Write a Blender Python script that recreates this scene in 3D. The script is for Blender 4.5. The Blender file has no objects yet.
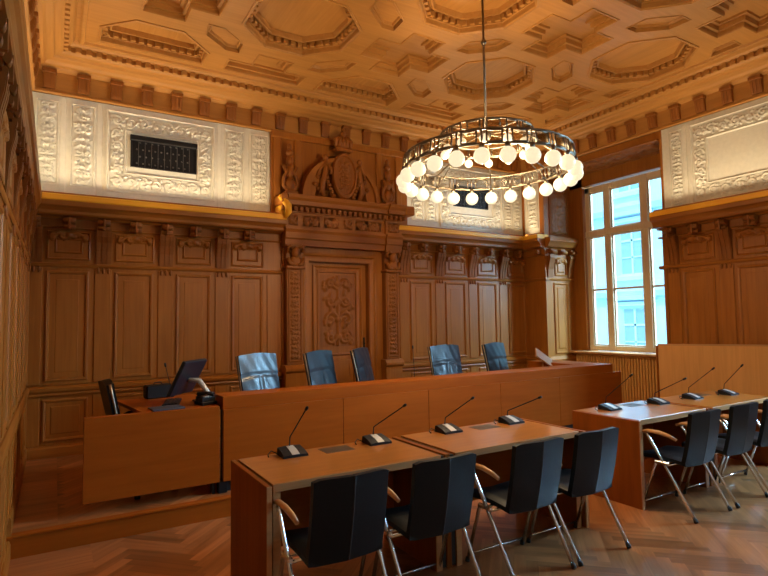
import bpy, bmesh, math, random
import numpy as np
from mathutils import Vector, Matrix
from mathutils.geometry import delaunay_2d_cdt

random.seed(7)
PI = math.pi
SC = bpy.context.scene
COL = SC.collection
PLAT = .16                      # height of the judges' platform
CEIL = 4.85                     # rib level of the coffered ceiling

# ------------------------------------------------------------------ materials
def _mat(name):
    m = bpy.data.materials.new(name); m.use_nodes = True
    nt = m.node_tree; b = nt.nodes['Principled BSDF']
    return m, nt, b

def plain(name, col, rough=.5, metal=0., spec=.5, coat=0., noise=0., nscale=8.):
    m, nt, b = _mat(name)
    b.inputs['Base Color'].default_value = (*col, 1)
    b.inputs['Roughness'].default_value = rough
    b.inputs['Metallic'].default_value = metal
    b.inputs['Specular IOR Level'].default_value = spec
    b.inputs['Coat Weight'].default_value = coat
    if noise:
        tc = nt.nodes.new('ShaderNodeTexCoord'); n = nt.nodes.new('ShaderNodeTexNoise')
        n.inputs['Scale'].default_value = nscale; n.inputs['Detail'].default_value = 5
        r = nt.nodes.new('ShaderNodeValToRGB')
        r.color_ramp.elements[0].position = .3; r.color_ramp.elements[1].position = .7
        r.color_ramp.elements[0].color = (*[c*(1-noise) for c in col], 1)
        r.color_ramp.elements[1].color = (*[min(1, c*(1+noise)) for c in col], 1)
        nt.links.new(tc.outputs['Object'], n.inputs['Vector'])
        nt.links.new(n.outputs['Fac'], r.inputs['Fac'])
        nt.links.new(r.outputs['Color'], b.inputs['Base Color'])
        bp = nt.nodes.new('ShaderNodeBump'); bp.inputs['Strength'].default_value = .15; bp.inputs['Distance'].default_value = .004
        nt.links.new(n.outputs['Fac'], bp.inputs['Height']); nt.links.new(bp.outputs['Normal'], b.inputs['Normal'])
    return m

def wood(name, dark, light, axis='Z', rough=.42, fine=34., coat=0., attr=None, spec=.26):
    """Procedural timber: stretched grain noise plus broad board-to-board drift."""
    m, nt, b = _mat(name)
    L = nt.links.new
    if attr:
        tc = nt.nodes.new('ShaderNodeUVMap'); out = tc.outputs['UV']
    else:
        tc = nt.nodes.new('ShaderNodeTexCoord'); out = tc.outputs['Object']
    def noise(sc_along, sc_across, detail, dist):
        mp = nt.nodes.new('ShaderNodeMapping')
        s = [sc_across]*3; s['XYZ'.index(axis)] = sc_along
        mp.inputs['Scale'].default_value = s
        n = nt.nodes.new('ShaderNodeTexNoise'); n.inputs['Scale'].default_value = 1
        n.inputs['Detail'].default_value = detail; n.inputs['Distortion'].default_value = dist
        L(out, mp.inputs['Vector']); L(mp.outputs['Vector'], n.inputs['Vector'])
        return n
    n1 = noise(1.6, fine, 4, .6); n2 = noise(.7, 4.5, 3, .9)
    mx = nt.nodes.new('ShaderNodeMath'); mx.operation = 'MULTIPLY_ADD'
    mx.inputs[1].default_value = .55
    m2 = nt.nodes.new('ShaderNodeMath'); m2.operation = 'MULTIPLY'; m2.inputs[1].default_value = .45
    L(n2.outputs['Fac'], m2.inputs[0]); L(n1.outputs['Fac'], mx.inputs[0]); L(m2.outputs[0], mx.inputs[2])
    r = nt.nodes.new('ShaderNodeValToRGB')
    r.color_ramp.elements[0].position = .33; r.color_ramp.elements[0].color = (*dark, 1)
    r.color_ramp.elements[1].position = .66; r.color_ramp.elements[1].color = (*light, 1)
    L(mx.outputs[0], r.inputs['Fac'])
    colour = r.outputs['Color']
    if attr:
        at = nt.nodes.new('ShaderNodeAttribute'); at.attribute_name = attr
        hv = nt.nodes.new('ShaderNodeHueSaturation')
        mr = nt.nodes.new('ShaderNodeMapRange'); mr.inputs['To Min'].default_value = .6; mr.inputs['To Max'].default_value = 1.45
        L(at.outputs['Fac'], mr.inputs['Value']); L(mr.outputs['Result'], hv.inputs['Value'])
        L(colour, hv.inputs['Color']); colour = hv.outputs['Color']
    L(colour, b.inputs['Base Color'])
    b.inputs['Roughness'].default_value = rough
    b.inputs['Specular IOR Level'].default_value = spec
    b.inputs['Coat IOR'].default_value = 1.5+.2*(coat > .7)
    b.inputs['Coat Weight'].default_value = coat; b.inputs['Coat Roughness'].default_value = .14
    bp = nt.nodes.new('ShaderNodeBump'); bp.inputs['Strength'].default_value = .12; bp.inputs['Distance'].default_value = .002
    L(n1.outputs['Fac'], bp.inputs['Height']); L(bp.outputs['Normal'], b.inputs['Normal'])
    return m

def emit(name, col, s):
    m, nt, b = _mat(name)
    b.inputs['Base Color'].default_value = (*[c*.4 for c in col], 1)
    b.inputs['Emission Color'].default_value = (*col, 1)
    b.inputs['Emission Strength'].default_value = s
    return m

def glass(name, tint=(1, 1, 1), gloss=.12):
    m = bpy.data.materials.new(name); m.use_nodes = True; nt = m.node_tree; nt.nodes.clear()
    o = nt.nodes.new('ShaderNodeOutputMaterial'); t = nt.nodes.new('ShaderNodeBsdfTransparent')
    g = nt.nodes.new('ShaderNodeBsdfGlossy'); mx = nt.nodes.new('ShaderNodeMixShader')
    fr = nt.nodes.new('ShaderNodeFresnel'); fr.inputs['IOR'].default_value = 1.45
    ad = nt.nodes.new('ShaderNodeMath'); ad.operation = 'MULTIPLY_ADD'; ad.inputs[1].default_value = .8; ad.inputs[2].default_value = gloss*.2
    t.inputs['Color'].default_value = (*tint, 1); g.inputs['Roughness'].default_value = .04
    nt.links.new(fr.outputs[0], ad.inputs[0]); nt.links.new(ad.outputs[0], mx.inputs[0])
    nt.links.new(t.outputs[0], mx.inputs[1]); nt.links.new(g.outputs[0], mx.inputs[2]); nt.links.new(mx.outputs[0], o.inputs[0])
    return m

OD, OL = (.26, .082, .010), (.37, .128, .018)
M = dict(
    oak_v=wood('oak_vertical', OD, OL, 'Z'),
    oak_x=wood('oak_lengthwise', OD, OL, 'X'),
    oak_y=wood('oak_depthwise', OD, OL, 'Y'),
    carve=wood('oak_carved', (.20, .062, .009), (.30, .098, .015), 'Z', rough=.5),
    ceil_x=wood('ceiling_oak', (.38, .165, .036), (.48, .215, .052), 'X', rough=.45, fine=26),
    ceil_y=wood('ceiling_oak_across', (.38, .165, .036), (.48, .215, .052), 'Y', rough=.45, fine=26),
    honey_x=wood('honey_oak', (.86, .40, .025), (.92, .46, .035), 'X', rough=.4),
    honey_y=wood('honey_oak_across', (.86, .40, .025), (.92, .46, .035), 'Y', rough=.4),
    desk_x=wood('cherry_veneer', (.285, .066, .005), (.37, .090, .008), 'X', spec=.1, rough=.42, fine=22),
    desk_y=wood('cherry_veneer_across', (.285, .066, .005), (.37, .090, .008), 'Y', spec=.1, rough=.42, fine=22),
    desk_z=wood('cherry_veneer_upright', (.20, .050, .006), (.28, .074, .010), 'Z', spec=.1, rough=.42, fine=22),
    top_x=wood('table_top_veneer', (.37, .120, .018), (.50, .175, .030), 'X', rough=.3, fine=22, coat=.8),
    edge=wood('table_edge_beech', (.42, .19, .07), (.56, .27, .105), 'X', rough=.4),
    slat=wood('slat_oak', (.62, .29, .08), (.74, .37, .11), 'Z', rough=.45),
    screen=wood('screen_oak', (.58, .27, .08), (.70, .34, .11), 'Z', rough=.38, coat=.1),
    arm=wood('armrest_beech', (.48, .22, .08), (.6, .3, .12), 'Y', rough=.35, coat=.2),
    parquet=wood('parquet_oak', (.22, .078, .024), (.40, .16, .058), 'X', rough=.3, fine=20, attr='tone', coat=.5),
    stucco=plain('white_stucco', (.70, .66, .56), .8, noise=.05, nscale=20),
    greystone=wood('window_frame_paint', (.66, .5, .32), (.76, .6, .4), 'Z', rough=.5),
    black=plain('black_plastic', (.007, .007, .009), .5, spec=.3),
    rubber=plain('black_rubber', (.01, .01, .01), .7),
    leather=plain('black_leather', (.008, .014, .028), .3, noise=.25, nscale=60, spec=.8),
    fabric=plain('dark_upholstery', (.004, .005, .006), .42, noise=.2, nscale=90, spec=.2),
    chrome=plain('chrome', (.72, .72, .74), .18, 1.),
    steel=plain('brushed_nickel', (.40, .34, .26), .38, 1.),
    bronze=plain('chandelier_bronze', (.21, .17, .125), .42, 1.),
    silver=plain('silver_plastic', (.55, .52, .47), .4, .3),
    lattice=plain('lattice_dark_metal', (.09, .085, .08), .5, .4),
    groove=plain('shadow_gap_laminate', (.014, .008, .006), .7),
    grommet=plain('cable_port_bronze', (.10, .062, .036), .45, .3),
    globe=emit('opal_globe', (1., .84, .55), .42),
    paleplate=plain('etched_glass_plate', (.85, .8, .66), .2, spec=.6),
    glass=glass('window_pane_glass', (.78, .95, 1.)),
    plate=glass('chandelier_glass', (.97, .95, .90), .3),
    screen_black=plain('monitor_shell', (.006, .012, .022), .4, spec=.5),
    blue=plain('blue_grey_folder', (.05, .07, .11), .35),
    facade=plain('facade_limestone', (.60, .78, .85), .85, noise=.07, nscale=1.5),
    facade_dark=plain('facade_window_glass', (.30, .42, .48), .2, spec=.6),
    asphalt=plain('street_asphalt', (.12, .12, .13), .9),
    plaster=plain('plain_plaster', (.7, .64, .52), .85),
    brass=plain('brass', (.55, .36, .12), .3, 1.),
)

# ------------------------------------------------------------------ mesh builder
class Frame:
    def __init__(s, O, U, V, N): s.O, s.U, s.V, s.N = Vector(O), Vector(U), Vector(V), Vector(N)
    def __call__(s, a, b, c): return s.O + s.U*a + s.V*b + s.N*c
WORLD = Frame((0, 0, 0), (1, 0, 0), (0, 1, 0), (0, 0, 1))
BACK = Frame((0, 7.25, 0), (1, 0, 0), (0, 0, 1), (0, -1, 0))
LEFT = Frame((-.25, 0, 0), (0, 1, 0), (0, 0, 1), (.5, 0, 0))      # shallower relief than the other walls
LEFT_TOP = Frame((-.215, 0, 0), (0, 1, 0), (0, 0, 1), (1, 0, 0))
RIGHT = Frame((7.43, 0, 0), (0, 1, 0), (0, 0, 1), (-1, 0, 0))
JAMB = Frame((0, 6.74, 0), (1, 0, 0), (0, 0, 1), (0, -1, 0))
TOP = Frame((0, 0, CEIL), (1, 0, 0), (0, 1, 0), (0, 0, -1))

def area2(p): return sum(p[i][0]*p[(i+1) % len(p)][1]-p[(i+1) % len(p)][0]*p[i][1] for i in range(len(p)))
def offset(poly, d):
    """inset a polygon by d (mitred)"""
    n = len(poly); s = 1 if area2(poly) > 0 else -1; out = []
    for i in range(n):
        p0, p1, p2 = Vector(poly[i-1]), Vector(poly[i]), Vector(poly[(i+1) % n])
        e1, e2 = (p1-p0).normalized(), (p2-p1).normalized()
        n1, n2 = Vector((-e1.y, e1.x))*s, Vector((-e2.y, e2.x))*s
        k = 1+n1.dot(n2)
        out.append(tuple(p1+(n1+n2)*(d/max(k, .2))))
    return out
def rect(a0, a1, b0, b1): return [(a0, b0), (a1, b0), (a1, b1), (a0, b1)]

class MB:
    def __init__(s, frame=WORLD): s.F = frame; s.v = []; s.f = []; s.sm = []
    def add(s, vs, fs, smooth=False):
        k = len(s.v); s.v += [s.F(*p) for p in vs]
        for f in fs: s.f.append([i+k for i in f]); s.sm.append(smooth)
        return s
    def box(s, a0, a1, b0, b1, c0, c1, ch=0.):
        if a0 > a1: a0, a1 = a1, a0
        if b0 > b1: b0, b1 = b1, b0
        if c0 > c1: c0, c1 = c1, c0
        lo, hi = (a0, b0, c0), (a1, b1, c1)
        if not ch:
            vs = [(x, y, z) for x in (a0, a1) for y in (b0, b1) for z in (c0, c1)]
            return s.add(vs, [(0, 1, 3, 2), (4, 6, 7, 5), (0, 4, 5, 1), (2, 3, 7, 6), (0, 2, 6, 4), (1, 5, 7, 3)])
        ch = min(ch, *[(hi[i]-lo[i])*.49 for i in range(3)])
        vs, ix = [], {}
        for sx in (0, 1):
            for sy in (0, 1):
                for sz in (0, 1):
                    sg = (sx, sy, sz)
                    for ax in range(3):
                        p = [(hi if sg[i] else lo)[i]+(0 if i == ax else (-ch if sg[i] else ch)) for i in range(3)]
                        ix[(sg, ax)] = len(vs); vs.append(tuple(p))
        fs = []
        for ax in range(3):
            o = [i for i in range(3) if i != ax]
            for sd in (0, 1):
                q = []
                for (x, y) in ((0, 0), (1, 0), (1, 1), (0, 1)):
                    sg = [0]*3; sg[ax] = sd; sg[o[0]] = x; sg[o[1]] = y; q.append(ix[(tuple(sg), ax)])
                fs.append(q)
            for (x, y) in ((0, 0), (0, 1), (1, 0), (1, 1)):      # edges along ax
                sg0 = [0]*3; sg1 = [0]*3; sg1[ax] = 1
                for sg in (sg0, sg1): sg[o[0]] = x; sg[o[1]] = y
                fs.append([ix[(tuple(sg0), o[0])], ix[(tuple(sg1), o[0])], ix[(tuple(sg1), o[1])], ix[(tuple(sg0), o[1])]])
        for sx in (0, 1):
            for sy in (0, 1):
                for sz in (0, 1): fs.append([ix[((sx, sy, sz), i)] for i in range(3)])
        return s.add(vs, fs)
    def prism(s, prof, a0, a1, smooth=False):
        """extrude a closed (c,b) profile along a"""
        n = len(prof)
        vs = [(a, b, c) for a in (a0, a1) for (c, b) in prof]
        fs = [[i, (i+1) % n, (i+1) % n+n, i+n] for i in range(n)]
        s.add(vs, fs, smooth)
        k = len(s.v)-2*n
        s.f += [list(range(k, k+n)), list(range(k+n, k+2*n))]; s.sm += [False, False]
        return s
    def slab(s, poly, c0, c1):
        """extrude an (a,b) polygon from c0 to c1"""
        n = len(poly)
        vs = [(a, b, c) for c in (c0, c1) for (a, b) in poly]
        return s.add(vs, [[i, (i+1) % n, (i+1) % n+n, i+n] for i in range(n)]+[list(range(n)), list(range(n, 2*n))])
    def mould(s, poly, prof, cap=True):
        """mitred moulding running inwards from poly: prof = [(inset, c)]"""
        n = len(poly); vs = []; fs = []
        for (d, c) in prof: vs += [(x, y, c) for (x, y) in offset(poly, d)]
        for k in range(len(prof)-1):
            for i in range(n): fs.append([k*n+i, k*n+(i+1) % n, (k+1)*n+(i+1) % n, (k+1)*n+i])
        if cap: fs.append([(len(prof)-1)*n+i for i in range(n)])
        return s.add(vs, fs)
    def tube(s, pts, r, seg=8, closed=False, smooth=True):
        pts = [Vector(p) for p in pts]; n = len(pts); rs = r if isinstance(r, (list, tuple)) else [r]*n
        vs, fs = [], []
        prev = None
        for i in range(n):
            if closed: t = pts[(i+1) % n]-pts[i-1]
            else: t = pts[min(i+1, n-1)]-pts[max(i-1, 0)]
            t.normalize()
            if prev is None:
                up = Vector((0, 0, 1)) if abs(t.z) < .9 else Vector((1, 0, 0)); x = t.cross(up).normalized()
            else:
                x = prev-t*prev.dot(t)
                x = x.normalized() if x.length > 1e-5 else t.orthogonal().normalized()
            prev = x; y = t.cross(x)
            for j in range(seg):
                a = 2*PI*j/seg; vs.append(tuple(pts[i]+(x*math.cos(a)+y*math.sin(a))*rs[i]))
        for i in range(n if closed else n-1):
            k, l = i*seg, ((i+1) % n)*seg
            for j in range(seg): fs.append([k+j, k+(j+1) % seg, l+(j+1) % seg, l+j])
        s.add(vs, fs, smooth)
        if not closed:
            k = len(s.v)-n*seg
            s.f += [list(range(k, k+seg)), list(range(k+(n-1)*seg, k+n*seg))]; s.sm += [False, False]
        return s
    def ball(s, c, r, seg=14, ring=9):
        rx, ry, rz = r if isinstance(r, (list, tuple)) else (r, r, r)
        vs = [(c[0], c[1], c[2]+rz)]
        for i in range(1, ring):
            th = PI*i/ring
            for j in range(seg):
                ph = 2*PI*j/seg
                vs.append((c[0]+rx*math.sin(th)*math.cos(ph), c[1]+ry*math.sin(th)*math.sin(ph), c[2]+rz*math.cos(th)))
        vs.append((c[0], c[1], c[2]-rz)); L = len(vs)-1
        fs = [[0, 1+j, 1+(j+1) % seg] for j in range(seg)]
        for i in range(ring-2):
            for j in range(seg):
                k = 1+i*seg; fs.append([k+j, k+seg+j, k+seg+(j+1) % seg, k+(j+1) % seg])
        k = 1+(ring-2)*seg
        fs += [[L, k+(j+1) % seg, k+j] for j in range(seg)]
        return s.add(vs, fs, True)
    def lathe(s, prof, c=(0, 0, 0), seg=16):
        n = len(prof)
        vs = [(c[0]+r*math.cos(2*PI*j/seg), c[1]+r*math.sin(2*PI*j/seg), c[2]+z) for (r, z) in prof for j in range(seg)]
        fs = [[i*seg+j, i*seg+(j+1) % seg, (i+1)*seg+(j+1) % seg, (i+1)*seg+j] for i in range(n-1) for j in range(seg)]
        fs += [list(range(seg)), [(n-1)*seg+j for j in range(seg)]]
        return s.add(vs, fs, True)
    def grid(s, fn, nu, nv, smooth=True):
        vs = [fn(i/nu, j/nv) for j in range(nv+1) for i in range(nu+1)]
        w = nu+1
        return s.add(vs, [[j*w+i, j*w+i+1, (j+1)*w+i+1, (j+1)*w+i] for j in range(nv) for i in range(nu)], smooth)
    def relief(s, a0, a1, b0, b1, c, amp, kind='scroll', seed=0, res=.014):
        W, H = a1-a0, b1-b0
        nu, nv = max(6, int(W/res)), max(6, int(H/res))
        h = relief_map(round(W, 3), round(H, 3), nu, nv, kind, seed)
        return s.grid(lambda u, v: (a0+W*u, b0+H*v, c+amp*h[int(round(v*nv))][int(round(u*nu))]), nu, nv)
    def build(s, name, mat, parent=None, kind=None):
        me = bpy.data.meshes.new(name); me.from_pydata([tuple(v) for v in s.v], [], s.f)
        me.polygons.foreach_set('use_smooth', s.sm)
        bm = bmesh.new(); bm.from_mesh(me); bmesh.ops.recalc_face_normals(bm, faces=bm.faces); bm.to_mesh(me); bm.free()
        me.materials.append(M[mat] if isinstance(mat, str) else mat); me.update()
        o = bpy.data.objects.new(name, me); COL.objects.link(o)
        if parent: o.parent = parent
        if kind: o['kind'] = kind
        return o

_rc = {}
def relief_map(W, H, nu, nv, kind, seed):
    key = (W, H, nu, nv, kind, seed)
    if key in _rc: return _rc[key]
    rnd = random.Random(seed*31+len(kind))
    X, Y = np.meshgrid(np.linspace(0, W, nu+1), np.linspace(0, H, nv+1))
    lines = []                                   # (points, width, height)
    def spiral(cx, cy, r, a0, turns, sg):
        t = np.linspace(0, 1, 36); a = a0+sg*turns*2*PI*t; rr = r*(1-.86*t)
        return np.stack([cx+rr*np.cos(a), cy+rr*np.sin(a)], 1)
    vert = H > W; Lg, Sh = (H, W) if vert else (W, H)
    if kind == 'scroll':
        n = max(1, round(Lg/(Sh*.9))); st = Lg/n; w = Sh*.085
        t = np.linspace(0, Lg, 16*n); lines.append((np.stack([t, Sh*.5+Sh*.2*np.sin(t/st*PI)], 1), w*.8, .7))
        for i in range(n):
            c = st*(i+.5); up = 1 if i % 2 else -1
            lines.append((spiral(c, Sh*.5-up*Sh*.03, Sh*.36, up*PI/2+PI, 1.35, up), w, 1.))
            for k in range(6):
                a = k*PI/3+rnd.random(); p = np.array([c+math.cos(a)*Sh*.4, Sh*.5+math.sin(a)*Sh*.4]); q = p+np.array([math.cos(a+.9), math.sin(a+.9)])*Sh*.12
                lines.append((np.linspace(p, q, 6), w*1.1, .85))
            lines.append((np.array([[c, Sh*.5]]), w*1.5, 1.1))
    elif kind == 'leaf':                         # stacked palmettes up a strip
        n = max(1, round(Lg/(Sh*.62))); st = Lg/n; w = Sh*.075
        for i in range(n):
            c = st*(i+.3)
            for sg in (-1, 1):
                for k, (dx, dy) in enumerate(((.42, .25), (.34, .62), (.16, .9))):
                    tt = np.linspace(0, 1, 10)
                    lines.append((np.stack([c+st*dy*tt**1.4, Sh*.5+sg*Sh*dx*np.sin(tt*PI/2)], 1), w*(1.1-.15*k), .9))
            lines.append((np.array([[c, Sh*.5]]), w*1.6, 1.1))
        lines.append((np.stack([np.linspace(0, Lg, 30), np.full(30, Sh*.5)], 1), w*.7, .6))
    elif kind == 'panel':                        # symmetric arabesque on a big panel
        w = Sh*.04
        lines.append((np.stack([np.linspace(Lg*.04, Lg*.96, 60), np.full(60, Sh*.5)], 1), w, .8))
        n = 5
        for i in range(n):
            c = Lg*(i+.5)/n
            for sg in (-1, 1):
                lines.append((spiral(c, Sh*.5+sg*Sh*.24, Sh*.19, -sg*PI/2, 1.3, sg*(1 if i % 2 else -1)), w*1.1, 1.))
                for k in range(5):
                    a = sg*(.3+k*.6); p = np.array([c+math.cos(a)*Sh*.26, Sh*.5+sg*Sh*.24+math.sin(a)*Sh*.2])
                    lines.append((np.linspace(p, p+np.array([math.cos(a), math.sin(a)])*Sh*.06, 4), w*1.3, .9))
            lines.append((np.array([[c, Sh*.5]]), w*2.6, 1.1))
    elif kind == 'arabesque':                    # fine symmetric foliage
        n = max(2, round(Lg/(Sh*.42))); st = Lg/n; w = Sh*.042
        lines.append((np.stack([np.linspace(Lg*.02, Lg*.98, 60), np.full(60, Sh*.5)], 1), w, .9))
        for i in range(n):
            c = st*(i+.5); k = .16+.05*math.sin(i*1.9)
            for sg in (-1, 1):
                lines.append((spiral(c, Sh*(.5+sg*.22), Sh*k, -sg*PI/2, 1.2, sg*(1 if i % 2 else -1)), w, 1.))
                for q in range(5):
                    a = rnd.uniform(0, 6.3); p = np.array([c+st*rnd.uniform(-.45, .45), Sh*(.5+sg*rnd.uniform(.1, .42))])
                    lines.append((np.linspace(p, p+np.array([math.cos(a), math.sin(a)])*Sh*.09, 5), w*rnd.uniform(.8, 1.4), rnd.uniform(.6, 1.)))
            lines.append((np.array([[c, Sh*.5]]), w*2.4, 1.2))
    elif kind == 'arch':                         # swags over a small arched panel
        w = Sh*.16
        for sg in (-1, 1):
            t = np.linspace(0, 1, 24)
            lines.append((np.stack([Lg*.5+sg*Lg*(.06+.4*t), Sh*(.75-.5*t**2)], 1), w, 1.))
            lines.append((spiral(Lg*.5+sg*Lg*.4, Sh*.35, Sh*.24, PI/2, 1.1, -sg), w*.8, 1.))
            lines.append((spiral(Lg*.5+sg*Lg*.14, Sh*.45, Sh*.3, 0, 1.1, sg), w*.8, .9))
        lines.append((np.array([[Lg*.5, Sh*.55]]), w*2, 1.2)); vert = False
    elif kind == 'lumps':
        for i in range(int(10*Lg/Sh)):
            lines.append((np.array([[rnd.uniform(.08, .92)*Lg, rnd.uniform(.1, .9)*Sh]]), Sh*rnd.uniform(.1, .2), rnd.uniform(.6, 1.1)))
            p = np.array([rnd.uniform(.1, .9)*Lg, rnd.uniform(.15, .85)*Sh]); a = rnd.random()*6
            lines.append((np.linspace(p, p+np.array([math.cos(a), math.sin(a)])*Sh*.35, 8), Sh*.09, .9))
    A, B = (Y, X) if vert else (X, Y)
    h = np.zeros_like(X)
    for (p, w, hh) in lines:
        x0, x1, y0, y1 = p[:, 0].min()-w, p[:, 0].max()+w, p[:, 1].min()-w, p[:, 1].max()+w
        msk = (A >= x0) & (A <= x1) & (B >= y0) & (B <= y1)
        if not msk.any(): continue
        d = np.sqrt(((A[msk][:, None]-p[None, :, 0])**2+(B[msk][:, None]-p[None, :, 1])**2).min(1))
        h[msk] = np.maximum(h[msk], hh*np.sqrt(np.clip(1-(d/w)**2, 0, 1)))
    h[0, :] = h[-1, :] = 0; h[:, 0] = h[:, -1] = 0
    _rc[key] = h
    return h

def empty(name, loc=(0, 0, 0), rz=0., label=None, cat=None, group=None, kind=None):
    o = bpy.data.objects.new(name, None); COL.objects.link(o); o.location = loc; o.rotation_euler = (0, 0, rz)
    o.empty_display_size = .05
    return tag(o, label, cat, group, kind)
def tag(o, label=None, cat=None, group=None, kind=None):
    if label: o['label'] = label
    if cat: o['category'] = cat
    if group: o['group'] = group
    if kind: o['kind'] = kind
    return o
def copy_tree(o, parent=None):
    c = o.copy(); COL.objects.link(c)
    if parent: c.parent = parent
    for ch in list(o.children): copy_tree(ch, c)
    return c
S = 'structure'

# ------------------------------------------------------------------ setting: floor
XL, XR, YB, YF = -.285, 7.50, 7.32, -3.2          # wall planes
RISER = 4.72
def parquet(name, x0, x1, y0, y1, z, border=None, parent=None):
    """planked floor: herringbone field, each plank its own tone and grain direction"""
    bm = bmesh.new(); uv = bm.loops.layers.uv.new('UVMap'); tone = bm.verts.layers.float.new('tone')
    def plank(poly, ang, seed):
        r = .62*random.random()+(.38 if ang < 1 else 0)  # random tone; planks of one direction lightened, grain reflection put into the colour
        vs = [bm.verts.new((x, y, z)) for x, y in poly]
        for v in vs: v[tone] = r
        f = bm.faces.new(vs); ca, sa = math.cos(ang), math.sin(ang)
        for l in f.loops:
            x, y = l.vert.co.x, l.vert.co.y
            l[uv].uv = (x*ca+y*sa+seed*3.7, -x*sa+y*ca+seed*1.9)
    def clip(poly, bx0, bx1, by0, by1):
        for ax, lim, sg in ((0, bx0, 1), (0, bx1, -1), (1, by0, 1), (1, by1, -1)):
            out = []
            for i in range(len(poly)):
                p, q = poly[i-1], poly[i]; ip, iq = sg*(p[ax]-lim) >= 0, sg*(q[ax]-lim) >= 0
                if ip != iq:
                    t = (lim-p[ax])/(q[ax]-p[ax]); out.append((p[0]+(q[0]-p[0])*t, p[1]+(q[1]-p[1])*t))
                if iq: out.append(q)
            poly = out
            if len(poly) < 3: return None
        return poly
    fx0 = x0
    if border:
        fx0 = border; y = y0; k = 0
        while y < y1:
            plank([(x0, y), (border, y), (border, min(y+.12, y1)), (x0, min(y+.12, y1))], 0, k); y += .12; k += 1
    W, R_ = .078, 7
    ca = math.cos(PI/4); k = 0
    def rotp(a, b): return ((a-b)*ca+3.2, (a+b)*ca+2.2)
    N = int(12/W)
    for i in range(-N, N):
        for j in range(-N, N):
            t = (i-j) % (2*R_)
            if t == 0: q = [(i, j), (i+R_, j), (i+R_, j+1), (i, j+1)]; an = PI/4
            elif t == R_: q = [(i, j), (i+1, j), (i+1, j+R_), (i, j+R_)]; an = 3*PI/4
            else: continue
            if t == R_: q = [(a, b-R_+1) for a, b in q]
            p = clip([rotp(a*W, b*W) for a, b in q], fx0, x1, y0, y1)
            if p:
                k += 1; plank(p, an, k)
    me = bpy.data.meshes.new(name); bm.to_mesh(me); bm.free(); me.materials.append(M['parquet'])
    o = bpy.data.objects.new(name, me); COL.objects.link(o); o['kind'] = S
    if parent: o.parent = parent
    return o
floor = parquet('floor', XL, 8.2, YF, RISER+.02, 0, border=.26)
sub = MB().box(XL-.3, 8.6, YF-.3, YB+.3, -.3, -.012).build('floor_base', 'groove', floor)
plat = MB().box(XL, 8.2, RISER, YB, -.01, PLAT-.012).build('floor_platform', 'desk_x', kind=S)
pf = parquet('platform_floor', XL, 8.2, RISER+.04, YB, PLAT, border=.05, parent=plat)
MB().box(XL, 8.2, RISER-.006, RISER, 0, .148).build('riser_board', 'desk_x', plat)
MB().box(XL, 8.2, RISER-.014, RISER+.06, .142, PLAT+.001, .004).build('nosing', 'desk_x', plat)

# ------------------------------------------------------------------ setting: walls
wall_back = MB().box(XL-.3, 8.6, YB, YB+.3, -.2, 5.4).build('wall_back', 'plaster', kind=S)
wall_left = MB().box(XL-.3, XL, YF, YB, -.2, 5.4).build('wall_left', 'plaster', kind=S)
wall_rear = MB().box(XL-.3, 8.6, YF-.3, YF, -.2, 5.4).build('wall_rear', 'plaster', kind=S)
NICHES = [(4.55, 6.74), (.55, 2.74), (-2.9, -.71)]
WT = 8.42                                         # outer face of the window wall
SOF, SILL = 4.22, 1.03
mb = MB()
ys = [YB]
for lo, hi in NICHES: ys += [hi, lo]
ys += [YF]
for i in range(0, len(ys), 2): mb.box(XR, WT, ys[i+1], ys[i], -.2, 5.4)
for lo, hi in NICHES:
    mb.box(XR, WT, lo, hi, SOF, 5.4); mb.box(8.17, WT, lo, hi, -.2, SILL)
    mb.box(8.14, WT, lo, lo+.28, SILL, SOF); mb.box(8.14, WT, hi-.28, hi, SILL, SOF); mb.box(8.14, WT, lo, hi, 3.99, SOF)
wall_right = mb.build('wall_right', 'oak_v', kind=S)

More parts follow.
